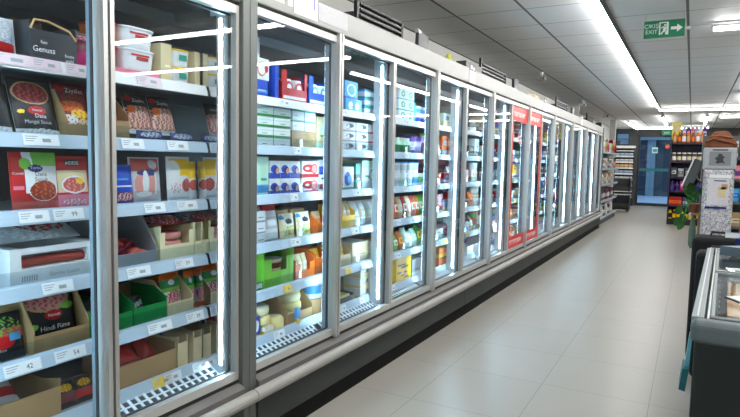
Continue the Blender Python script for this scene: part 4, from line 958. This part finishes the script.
for m_ in (0, 1):
    b = MB(); X = (lambda v: v) if not m_ else (lambda v: FW-v)
    for p0, p1, z0, z1, mm in ((0, .034, .838, .900, pale), (.014, .019, .900, .904, P('white')), (.042, .048, .85, .900, P('white')), (.034, .070, .838, .862, rimm)):
        a0, a1 = sorted((X(p0), X(p1))); b.box(a0, a1, .06, L-.06, z0, z1, mm)
    b.build('side_rail', r, .006)
    b = MB(); x = X(.074)
    for k in range(18): b.box(x-.002, x+.002, .12+k*.1, .12+k*.1+.055, .70, .84, pale)
    b.box(x-.002, x+.002, .09, L-.09, .69, .70, pale).box(x-.002, x+.002, .09, L-.09, .77, .775, pale); b.build('slotted_liner', r)
b = MB(); b.box(.052, FW-.052, .042, L-.042, .501, .52, inn).box(.052, .056, .042, L-.042, .52, .835, inn).box(FW-.056, FW-.052, .042, L-.042, .52, .835, inn).box(.056, FW-.056, .042, .046, .52, .835, inn).box(.056, FW-.056, L-.046, L-.042, .52, .835, inn); b.build('inner_liner', r)
lidg = glass_mat('freezer_lid_glass', (.95, .97, .98), 1.12)
for k, (y0, y1, z) in enumerate(((.09, 1.06, .885), (1.02, 1.87, .893))):
    f = MB(); f.box(.05, FW-.05, y0, y0+.03, z-.004, z+.012, pale if k else rimm).box(.05, FW-.05, y1-.05, y1, z-.004, z+.014, pale)
    f.box(.05, .062, y0, y1, z-.004, z+.01, pale).box(FW-.062, FW-.05, y0, y1, z-.004, z+.01, pale)
    o = f.build('sliding_lid', r, .003); MB().box(.062, FW-.062, y0+.03, y1-.05, z, z+.004, lidg).build('lid_glass', o)
n = 12; up_ = [(.060+.62*t, 1.56+.30*math.sin(PI*.58*t)) for t in [i/n for i in range(n+1)]]; lo_ = [(.060+.62*t, 1.56-.14*math.sin(PI*.58*t)) for t in [i/n for i in range(n, 0, -1)]]
o = MB().prism_z(up_+lo_, .909, .955, mat('blue_grey_handle', lin(70, 86, 96), .35)).build('curved_cover', r, .006); o['label'] = 'blue grey curved cover on the far lid'
MB().box(.09, .30, 1.045, 1.075, .909, .915, 'white').build('lid_tag', r)
def good(mesh, name, loc, label, cat, rot=(0, 0, 0), group=None, bevel=0.):
    o = mesh.build(name, None, bevel); o.location = loc; o.rotation_euler = rot; return tag(o, label, cat, group)
food = mat('frozen_tan', lin(196, 150, 100), .6, noise=.4, nscale=45)
FR = (0, 0, FROT)
good(MB().box(0, .40, 0, .44, 0, .30, food).box(.02, .3, .03, .40, .30, .3005, 'tan'), 'frozen_pack', cfp(.10, .50, .521), 'large tan frozen pack under the nearer glass lid', 'frozen pack', FR, bevel=.02)
good(MB().box(0, .16, 0, .20, 0, .27, 'grey').box(.01, .15, .02, .18, .27, .2705, 'silver'), 'frozen_pack', cfp(.10, .25, .521), 'grey frozen pack nearest the freezer end', 'frozen pack', FR, bevel=.015)
good(MB().box(0, .3, 0, .20, 0, .27, food).box(.01, .25, .02, .18, .27, .2705, 'orange'), 'frozen_pack', cfp(.28, .25, .521), 'tan and orange frozen pack beside the grey one', 'frozen pack', FR, bevel=.015)
good(MB().box(0, .24, 0, .28, 0, .27, food).box(.02, .22, .03, .25, .27, .2705, 'kraft'), 'frozen_pack', cfp(.11, 1.12, .521), 'tan brown frozen pack beneath the farther glass lid', 'frozen pack', FR, bevel=.015)
good(MB().box(0, .26, 0, .22, 0, .27, 'silver').box(.02, .22, .02, .18, .27, .2705, 'grey'), 'frozen_pack', cfp(.11, 1.48, .521), 'silver grey frozen pack at the far freezer end', 'frozen pack', FR, bevel=.015)
good(MB().box(0, .18, 0, .34, 0, .28, 'tan'), 'frozen_pack', cfp(.58, .55, .5205), 'flat tan frozen pack deeper under the nearer lid', 'frozen pack', FR, bevel=.015)
b = MB(); b.box(0, .10, 0, .16, 0, .006, mat('price_holder', lin(60, 62, 66), .4)).box(.004, .096, .004, .156, .006, .008, 'white')
for k in range(4): b.box(.02+k*.016, .026+k*.016, .03, .10+.01*k, .008, .0085, ink_grey)
good(b, 'price_card', cfp(.17, .30, .8965), 'white price card lying on the nearer freezer lid', 'price card', (0, 0, .5))
# teal scoop hanging on the freezer's flank
tealm = mat('teal_plastic', lin(8, 92, 104), .4); tealp = mat('pale_teal_plastic', lin(110, 190, 205), .35)
r = tag(empty('hanging_scoop', (.016, 2.12, .725)), 'teal plastic scoop hanging on the side of the chest freezer', 'scoop')
MB().prism([(-.004, -.01), (.010, -.01), (.014, .105), (.006, .105)], -.02, .02, tealp).build('handle', r, .003)
MB().prism([(-.016, -.068), (.002, -.072), (.010, -.002), (-.008, .002)], -.05, .05, tealm).build('scoop_blade', r, .004)

def suitcase(x0, x1, y0, d, h, label):
    r = tag(empty('suitcase', ((x0+x1)/2, y0, 0)), label, 'suitcase'); w = (x1-x0)/2; sm = mat('black_suitcase_cloth', (.009, .010, .011), .7, noise=.2, nscale=80, spec=.2)
    b = MB(); b.box(-w, w, 0, d, .05, h, sm); b.build('shell', r, .035, 4)
    p = MB(); p.box(-w+.035, w-.035, -.025, .002, .16, h*.62, sm); p.build('front_pocket', r, .012)
    z = MB(); z.box(-w-.003, w+.003, d*.40, d*.40+.012, .09, h-.04, black_plastic).box(-w+.03, w-.03, d*.40, d*.40+.012, h-.01, h+.003, black_plastic); z.build('zip', r)
    g = MB(); g.tube([(-.06, d*.6, h-.005), (-.055, d*.6, h+.025), (.055, d*.6, h+.025), (.06, d*.6, h-.005)], .009, black_plastic); g.build('carry_handle', r)
    for sx in (-1, 1):
        for yy in (.04, d-.04): MB().tube([(sx*(w-.04)-.012, yy, .025), (sx*(w-.04)+.012, yy, .025)], .025, black_plastic, 12).build('wheel', r)
    return r
suitcase(.052, .33, 4.10, .20, .845, 'black cloth suitcase standing right behind the chest freezer')
s2 = suitcase(.030, .36, 4.42, .22, .905, 'taller black suitcase with a blue strap behind the first suitcase')
MB().box(.075, .105, -.004, 0, .40, .91, 'navy').box(.075, .105, -.004, .224, .906, .910, 'navy').build('strap', s2)['label'] = 'blue luggage strap'
MB().box(.02, .1, .07, .075, .91, .94, 'white').box(.02, .1, .065, .08, .906, .912, 'white').build('luggage_tag', s2)['label'] = 'white luggage tag'

# speckled tall package, silver box and the ridged brown thing on it
spk = bpy.data.materials.new('speckled_wrap'); spk.use_nodes = True; nt = spk.node_tree; bs = nt.nodes['Principled BSDF']
tc = nt.nodes.new('ShaderNodeTexCoord'); vo = nt.nodes.new('ShaderNodeTexVoronoi'); vo.inputs['Scale'].default_value = 115
rp = nt.nodes.new('ShaderNodeValToRGB'); rp.color_ramp.elements[0].color = (.20, .19, .23, 1); rp.color_ramp.elements[1].color = (.62, .61, .63, 1); rp.color_ramp.elements[0].position = .15; rp.color_ramp.elements[1].position = .75
nt.links.new(tc.outputs['Object'], vo.inputs['Vector']); nt.links.new(vo.outputs['Color'], rp.inputs[0]); nt.links.new(rp.outputs[0], bs.inputs['Base Color']); bs.inputs['Roughness'].default_value = .4
r = tag(empty('speckled_package', (.178, 5.1, 0)), 'tall grey speckled package with a pale label, standing behind the black suitcases', 'package')
MB().box(-.100, .100, 0, .20, 0, 1.345, spk).build('wrap', r, .02, 3)
b = MB(); b.box(-.07, .07, -.003, .001, 1.08, 1.28, mat('pale_label', lin(206, 202, 208), .5, noise=.15, nscale=40)).box(-.06, .08, -.004, -.003, 1.285, 1.31, 'white').box(-.03, .05, -.004, -.003, 1.26, 1.268, 'navy').box(-.08, .06, -.004, -.003, 1.055, 1.07, 'navy')
b.box(0, .05, -.005, -.003, 1.14, 1.22, 'cream').box(.02, .06, -.005, -.003, 1.20, 1.24, 'tan'); b.build('label_sheet', r)
r = tag(empty('silver_box', (.178, 5.12, 1.347)), 'silver box with a dark emblem on top of the speckled package', 'box')
MB().box(-.108, .108, 0, .18, 0, .165, mat('silver_print', lin(176, 178, 182), .3, .3, noise=.2, nscale=60)).build('carton', r, .012, 3)
b = MB(); b.box(-.065, .065, -.002, .0, .03, .14, mat('grey_panel', lin(130, 132, 136), .4)); b.lathe([(.036, 0), (.036, .002)], 'charcoal', 18, (0, 0, 0)); 
b = MB(); b.box(-.07, .07, -.002, .001, .030, .135, mat('grey_panel', lin(120, 122, 128), .4)).box(-.05, .05, -.003, -.002, .142, .152, 'charcoal')
e_ = [(-.012, .118), (.012, .118), (.016, .104), (.034, .092), (.02, .084), (.022, .066), (.034, .048), (.008, .052), (-.01, .046), (-.03, .05), (-.02, .068), (-.034, .086), (-.016, .098)]
b.add([(x, -.0032, z) for x, z in e_], [tuple(range(13))], 'charcoal').build('emblem', r)
r = tag(empty('ridged_basket', (.180, 5.21, 1.5135)), 'brown ridged dome shaped item resting on top of the silver box', 'basket')
brm = mat('brown_wicker', lin(128, 70, 34), .6, noise=.3, nscale=50)
b = MB(); prof = []
for i in range(19):
    t = i/18; rr = .108*(1-t**2.0*.5-(.12 if t > .55 else 0))*(1 if t < .97 else .6); prof.append((rr+(.005 if i % 2 else -.004), .125*t))
b.lathe(prof, brm, 26, ex=2.4, sy=.7); b.build('dome', r)
b = MB(); b.tube([(-.105, -.06, .04), (-.05, -.082, .065), (.03, -.085, .045), (.105, -.05, .02)], .009, brm); b.tube([(-.08, -.07, .075), (-.02, -.078, .085), (.07, -.068, .07)], .008, brm); b.build('band', r)
# tilted panel on a stand
r = tag(empty('tilted_panel', (-.005, 5.75, 0)), 'dark grey tilted panel with a white edge on a thin stand', 'display panel')
b = MB(); b.prism_z([(-.035, -.1), (.035, -.1), (.035, .1), (-.035, .1)], -.13, .13, mat('grey_pad', lin(66, 70, 72), .5)); o = b.build('pad', r, .012); o.location = (.012, 0, 1.30); o.rotation_euler = (0, .33, 0)
b = MB().box(-.047, -.035, -.1, .1, -.12, .13, 'white'); o = b.build('edge', r, .004); o.location = (.012, 0, 1.30); o.rotation_euler = (0, .33, 0); o['label'] = 'white front edge'
MB().tube([(.10, 0, .02), (.10, 0, 1.22), (.02, 0, 1.28)], .012, dark_metal).build('stand_pole', r)
MB().lathe([(.03, 0), (.03, .012), (.02, .022)], dark_metal, 20, (.10, 0, 0)).build('stand_foot', r)
# wooden stand with a leafy plant
r = tag(empty('wooden_stand', (.085, 5.38, 0)), 'narrow plain wooden stand beside the speckled package', 'stand')
for x in (-.02, .012): MB().box(x, x+.022, -.02, .02, 0, .98, wood).build('post', r, .002)
MB().box(-.075, .04, -.06, .06, .98, 1.0, wood).build('top_board', r, .002)
r = tag(empty('leafy_plant', (.03, 5.36, 1.001)), 'leafy green plant trailing from the narrow wooden stand', 'plant')
MB().lathe([(.035, 0), (.045, .06), (.048, .075), (.04, .075)], 'brown', 16).build('pot', r)
leafm = mat('plant_leaf', lin(40, 82, 36), .6, noise=.4, spec=.2, nscale=18); q = rnd(4); b = MB(); st = MB()
def leaf(b, base, tip, wd, m):
    base, tip = Vector(base), Vector(tip); d = tip-base; s = d.cross(Vector((.2, -1, .15))).normalized()*wd; k = d.cross(s).normalized()*wd*.35
    n = 6; vs = []
    for i in range(n+1):
        t = i/n; c = base+d*t; ww = math.sin(PI*min(.999, .08+t*.92))**.8; vs += [c-s*ww, c+k*ww, c+s*ww]
    b.add(vs, [(3*i+j, 3*i+j+1, 3*i+j+4, 3*i+j+3) for i in range(n) for j in (0, 1)], m, True)
for i in range(16):
    a = q.uniform(0, 2*PI); rr = q.uniform(.03, .10); z = q.uniform(.02, .20); base = (rr*.4*math.cos(a), rr*.4*math.sin(a), .07+z*.5); tip = (rr*math.cos(a)-.012, rr*math.sin(a), .05+z*1.1-.03*q.random())
    st.tube([(0, 0, .06), base], .003, 'green', 5); leaf(b, base, tip, q.uniform(.022, .036), leafm)
for i, (x, y, z) in enumerate(((-.09, -.05, .05), (-.10, -.06, -.04), (-.075, -.08, -.07), (-.06, -.06, -.02))):
    st.tube([(0, 0, .07), (x*.6, y*.6, .10), (x, y, z)], .003, 'green', 5); leaf(b, (x, y, z), (x-.028, y-.02, z-.07), .028, leafm)
st.build('stem', r); b.build('foliage', r)
r = tag(empty('hanging_bag', (.028, 5.47, .70)), 'pale green grey bag hanging from the wooden stand below the leaves', 'bag')
MB().lathe([(.012, 0), (.026, .03), (.028, .14), (.018, .22), (.006, .28)], mat('pale_bag', lin(96, 120, 104), .6, noise=.2), 14, sy=.8).build('pouch', r)
MB().tube([(0, 0, .27), (.01, -.03, .33), (.03, -.03, .345)], .004, 'cream', 6).build('cord', r)
# wooden crate at the frame edge
r = tag(empty('wooden_rack', (.42, 5.2, 0)), 'upright wooden slatted rack at the edge beyond the freezer', 'rack')
for x in (-.07, .07): MB().box(x-.015, x+.015, -.02, .02, 0, 1.28, wood).build('post', r, .002)
for z in (.3, .62, .94, 1.24): MB().box(-.055, .055, -.015, .015, z, z+.035, wood).build('slat', r, .002)

# ------------------------------------------------------------------ shelving further back
def gondola(name, label, x0, x1, yf, depth, levels, top, colour, back=True):
    r = tag(empty(name, ((x0+x1)/2, yf, 0)), label, 'shelving'); w = (x1-x0)/2
    MB().box(-w, w, depth-.03, depth, 0, top, colour).build('back_panel', r)
    MB().box(-w, w, .01, depth-.03, 0, levels[0]-.02, black_plastic).build('base', r)
    for s in (-1, 1):
        a0, a1 = sorted((s*w, s*(w-.02))); MB().box(a0, a1, .02, depth-.03, levels[0]-.02, top, colour).build('side_panel', r)
    for z in levels:
        s = MB().box(-w+.02, w-.02, 0, depth-.03, z-.025, z, colour).build('shelf', r)
        MB().box(-w+.02, w-.02, -.008, 0, z-.035, z+.006, colour).build('price_rail', s)
    return r
def shelf_goods(x0, x1, y, z, kinds, label, cat, group, fill=.9, axis=0, hmax=.25):
    """one row of single goods standing on a shelf; kinds cycles through (shape, colours, w, h)"""
    p = x0+.01; i = 0
    while True:
        kd, c1, c2, w_, h_ = kinds[i % len(kinds)]
        if p+w_ > x1: break
        key = ('g', kd, c1, c2, w_, h_)
        if kd == 'bottle': parts = [('bottle', jar(w_/2, h_, c1, .5, c2, .66), None), ('cap', cap(w_/2, h_, c2, .5), None)]
        elif kd == 'jar': parts = [('jar', jar(w_/2, h_, c1, .85, c2, .8), None), ('cap', cap(w_/2, h_, 'white', .85), None)]
        elif kd == 'bag': parts = [('pouch', bag(w_, .1, h_, c1, c2), None)]
        else: parts = [('carton', carton(w_, .14, h_, c1, bands=[(.25, .6, c2)], lines=1), None)]
        o = item(key, parts, 0, 0, 0, (0, 0, -PI/2 if axis == 0 else 0), '', cat)
        o.location = (p+w_/2, y+.02, z+.0005) if axis == 0 else (y-.02, p+w_/2, z+.0005)
        nm = CN.get(c1, c1); nm2 = CN.get(c2, c2); kn = {'bottle': 'bottle', 'jar': 'jar', 'bag': 'pouch', 'box': 'carton'}[kd]
        o['label'] = f'{nm} and {nm2} {kn}, {ORD[min(i, 15)]} along the {label}'; o['category'] = kn; o['group'] = group
        p += w_*(1/fill); i += 1
E1 = -.47; E2 = .28
gondola('end_display', 'dark end display shelf of bottles and jars facing the aisle near the exit door', E1, E2, 15.6, .5, [.14, .46, .80, 1.13, 1.50, 1.93], 2.0, mat('dark_violet_shelf', lin(44, 36, 56), .5))
r_ = 'end display'
shelf_goods(E1+.02, E2-.02, 15.6, 1.93, [('bottle', 'orange', 'tan', .085, .27), ('bottle', 'brown', 'orange', .085, .25), ('bottle', 'orange', 'white', .085, .27)], f'top of the {r_}', 'bottle', 'bottles on top of the end display')
shelf_goods(E1+.02, E2-.02, 15.6, 1.50, [('jar', 'brown', 'white', .095, .20), ('jar', 'charcoal', 'cream', .095, .2)], f'second level of the {r_}', 'jar', 'white capped jars on the end display')
shelf_goods(E1+.02, E2-.02, 15.6, 1.13, [('bag', 'charcoal', 'silver', .13, .22), ('bag', 'grey', 'charcoal', .13, .2)], f'third level of the {r_}', 'pouch', 'grey pouches on the end display')
shelf_goods(E1+.02, E2-.02, 15.6, .80, [('bottle', 'navy', 'purple', .09, .23), ('bottle', 'purple', 'navy', .09, .22), ('bag', 'magenta', 'pink', .12, .25), ('bottle', 'charcoal', 'purple', .09, .2)], f'fourth level of the {r_}', 'bottle', 'purple goods on the end display')
shelf_goods(E1+.02, E2-.02, 15.6, .46, [('box', 'red', 'orange', .26, .2), ('box', 'purple', 'lilac', .09, .18), ('box', 'navy', 'lilac', .09, .18), ('box', 'lilac', 'purple', .09, .18)], f'fifth level of the {r_}', 'carton', 'cartons on the end display')
shelf_goods(E1+.02, E2-.02, 15.6, .14, [('bottle', 'yellow', 'black', .075, .24), ('bottle', 'black', 'yellow', .075, .22), ('bottle', 'silver', 'yellow', .075, .2)], f'lowest level of the {r_}', 'bottle', 'yellow bottles on the end display')
r = tag(empty('poster_card', (-.38, 15.86, 2.001)), 'yellow card standing above the orange bottles on the end display', 'card')
MB().box(-.09, .1, -.004, .004, 0, .42, mat('yellow_card', lin(240, 226, 90), .5)).build('sheet', r)
MB().box(-.06, .07, -.006, -.004, .2, .36, 'cream').build('print', r)
q = rnd(8)
for i in range(6):
    c1 = ['lilac', 'purple', 'pink', 'lilac', 'white', 'purple'][i]
    o = item(('lp', c1), [('pouch', bag(.082, .08, .3, c1, 'white'), None)], 0, 0, 0, (0, 0, -PI/2)); o.location = (-.21+i*.085, 15.86, 2.001)
    tag(o, f'{CN.get(c1, c1)} pouch behind the orange bottles on the end display, {ORD[i]} along', 'pouch', 'pouches on top of the end display')

# colourful shelving at the right of the aisle
G1, G2 = .12, 1.9
gondola('right_shelving', 'tall shelving of colourful goods behind the ridged brown dome', G1, G2, 10.2, .5, [.14, .50, .86, 1.2, 1.52], 1.86, mat('grey_shelf', lin(90, 92, 96), .5))
for z, ks, nm in ((1.52, [('box', 'teal', 'white', .16, .22), ('box', 'orange', 'white', .1, .2), ('box', 'white', 'green', .14, .24), ('bag', 'purple', 'white', .12, .22)], 'top level'), (1.2, [('box', 'pink', 'purple', .12, .2), ('box', 'navy', 'sky', .15, .22), ('bag', 'red', 'white', .1, .2)], 'second level'),
                  (.86, [('box', 'sky', 'white', .2, .2), ('box', 'blue', 'white', .12, .24), ('bag', 'sky', 'blue', .14, .2)], 'third level'), (.50, [('box', 'kraft', 'cream', .2, .2), ('bag', 'cream', 'orange', .12, .2)], 'fourth level'), (.14, [('box', 'white', 'sky', .2, .2), ('bag', 'green', 'white', .12, .2)], 'lowest level')):
    shelf_goods(G1+.02, min(G2, 1.3), 10.2, z, ks, f'{nm} of the right shelving', 'carton', f'goods on the {nm} of the right shelving')

# wall rack past the refrigerators (faces +x)
def wall_rack():
    y0, y1 = 13.75, 17.4; r = tag(empty('goods_rack', (-1.78, y0, 0)), 'grey wall rack of packed goods just past the end of the refrigerator row', 'shelving'); L = y1-y0
    gm = mat('rack_grey', lin(150, 152, 154), .45)
    MB().box(-.72, -.69, 0, L, 0, 2.05, gm).build('back_panel', r); MB().box(-.69, -.02, 0, L, 0, .13, black_plastic).build('base', r)
    for y in (0, L-.03): MB().box(-.69, -.25, y, y+.03, .13, 2.05, gm).build('upright', r)
    for z in (.16, .55, .93, 1.30, 1.68):
        s = MB().box(-.69, 0, .03, L-.03, z-.03, z, gm).build('shelf', r); MB().box(0, .008, .03, L-.03, z-.04, z+.015, rail_mat).build('price_rail', s)
wall_rack()
for z, ks, nm in ((1.68, [('box', 'orange', 'red', .3, .26), ('bag', 'dark_red', 'pink', .26, .34), ('box', 'white', 'silver', .3, .24), ('box', 'leaf', 'orange', .24, .24)], 'top level'), (1.30, [('box', 'white', 'grey', .28, .24), ('box', 'charcoal', 'silver', .24, .26), ('bag', 'purple', 'white', .26, .24), ('box', 'kraft', 'white', .3, .2)], 'second level'),
                  (.93, [('bag', 'silver', 'charcoal', .28, .24), ('box', 'kraft', 'cream', .26, .26), ('bag', 'white', 'sky', .24, .24)], 'third level'), (.55, [('box', 'dark_red', 'white', .26, .26), ('bag', 'pink', 'white', .24, .24), ('box', 'charcoal', 'grey', .3, .24)], 'fourth level'), (.16, [('bag', 'white', 'silver', .3, .28), ('box', 'charcoal', 'white', .26, .24), ('bag', 'kraft', 'white', .26, .26)], 'lowest level')):
    shelf_goods(13.82, 16.90, -1.79, z, ks, f'{nm} of the wall rack', 'carton', f'goods on the {nm} of the wall rack', axis=1)
b = MB().lathe([(.10, 0), (.13, .06), (.13, .22), (.08, .34), (.03, .38)], 'dark_red', 14); good(b, 'red_bag', (-1.945, 17.10, 1.6805), 'dark red bag at the far end of the top level of the wall rack', 'bag')
b = MB().lathe([(.09, 0), (.12, .05), (.11, .17), (.03, .24)], 'orange', 14); good(b, 'orange_bag', (-1.935, 17.15, 1.3005), 'orange bag below the dark red bag on the wall rack', 'bag')
# pale rack against the far wall
r = tag(empty('far_rack', (-2.05, 22.0, 0)), 'tall rack of closely spaced white shelves beside the exit door', 'shelving')
MB().box(-.36, .30, .42, .46, 0, 2.02, wall_dark).build('back_panel', r)
FZ = [.3, .5, .7, .9, 1.1, 1.3, 1.5, 1.7, 1.9]
for x in (-.36, .27): MB().box(x, x+.03, .1, .42, 0, 2.02, dark_metal).build('upright', r)
for z in FZ: MB().box(-.33, .27, .06, .42, z-.03, z, rail_white).build('shelf', r)
MB().box(-.36, .30, .04, .42, 1.98, 2.06, rail_white).build('top_rail', r)
for li, z in enumerate(FZ[:-1]):
    shelf_goods(-2.36, -1.80, 22.1, z, [('box', ['white', 'silver', 'cream'][li % 3], ['grey', 'tan', 'sky'][(li*2) % 3], .12, .10+.01*(li % 3))], f'{ORD[li]} shelf up of the far rack', 'carton', 'small packs on the far rack', fill=.85)
# two dark crates on a trolley in front of it
r = tag(empty('crate_trolley', (-1.78, 18.9, 0)), 'dark trolley carrying two open crates in front of the far rack', 'trolley')
MB().box(-.27, .20, 0, .5, .07, .12, black_plastic).build('platform', r, .004)
for z in (.12, .62):
    c = MB(); c.box(-.26, .19, .01, .49, z, z+.02, dark_metal).box(-.26, -.24, .01, .49, z, z+.36, dark_metal).box(.17, .19, .01, .49, z, z+.36, dark_metal).box(-.24, .17, .01, .03, z, z+.14, dark_metal).box(-.24, .17, .47, .49, z, z+.36, dark_metal)
    c.box(-.26, -.24, .01, .03, z, z+.5, rimm).box(.17, .19, .01, .03, z, z+.5, rimm); c.build('crate', r)
for x in (-.22, .15):
    for y in (.05, .45): MB().tube([(x-.015, y, .035), (x+.015, y, .035)], .035, black_plastic, 12).build('wheel', r)
# white pillars behind the wall rack and a square column at the right
struct('column_1', MB().box(-2.52, -2.25, 13.7, 13.74+.02, 0, ROOM_H, wall_m))
struct('column_2', MB().box(-2.1, -1.95, 17.9, 18.05, 0, ROOM_H, wall_m))
struct('column_3', MB().box(.76, 1.3, 11.6, 12.1, 0, ROOM_H, wall_m))
b = MB(); b.box(-.02, .02, -.02, .02, 0, .36, black_plastic); o = b.build('speaker_bar'); o.location = (.72, 11.75, 2.28); tag(o, 'thin black bar fixed on the square column under the ceiling', 'bar')
b = MB(); b.box(-.06, .06, -.06, .06, 0, .10, black_plastic); o = b.build('wall_speaker', None, .008); o.location = (-1.80, 13.44, 2.172); tag(o, 'small black box on top of the far end of the refrigerators', 'box')
r = tag(empty('exit_sign', (-.78, 22.2, 2.50)), 'small distant green exit sign above the glass exit door', 'sign')
MB().box(-.17, .17, -.01, .01, -.08, .08, green_m).build('panel', r)
MB().text('EXIT', .08, white_ink, lambda a, c: (-.03+a, -.011, c-.03)).build('lettering', r)
for x in (-.14, .14): MB().tube([(x, 0, .08), (x, 0, ROOM_H-2.50)], .003, house_m, 6).build('hanger', r)

# ------------------------------------------------------------------ camera, world, output look
f_, yaw, pit, roll = 588.45, .498573, .0802163, .0193624
fw = Vector((-math.sin(yaw)*math.cos(pit), math.cos(yaw)*math.cos(pit), -math.sin(pit))); rt = Vector((math.cos(yaw), math.sin(yaw), 0)); up = rt.cross(fw)
r2 = rt*math.cos(roll)+up*math.sin(roll); u2 = up*math.cos(roll)-rt*math.sin(roll)
cam = bpy.data.cameras.new('camera'); cam.sensor_width = 36; cam.lens = f_/740*36; cam.clip_start = .02
co = bpy.data.objects.new('camera', cam); C.objects.link(co)
M = Matrix((r2, u2, -fw)).transposed().to_4x4(); M.translation = (0, 0, 1.36); co.matrix_world = M
sc = bpy.context.scene; sc.camera = co
wd = bpy.data.worlds.new('world'); sc.world = wd; wd.use_nodes = True
bg = wd.node_tree.nodes['Background']; bg.inputs[0].default_value = (.30, .44, .58, 1); bg.inputs[1].default_value = 1.8
sc.view_settings.view_transform = 'Standard'; sc.view_settings.look = 'None'; sc.view_settings.gamma = 1; sc.view_settings.use_curve_mapping = False
sc.view_settings.exposure = 0.65
cy = sc.cycles; cy.max_bounces = 10; cy.transparent_max_bounces = 24; cy.use_denoising = True; cy.sample_clamp_indirect = 6; cy.caustics_reflective = False; cy.caustics_refractive = False
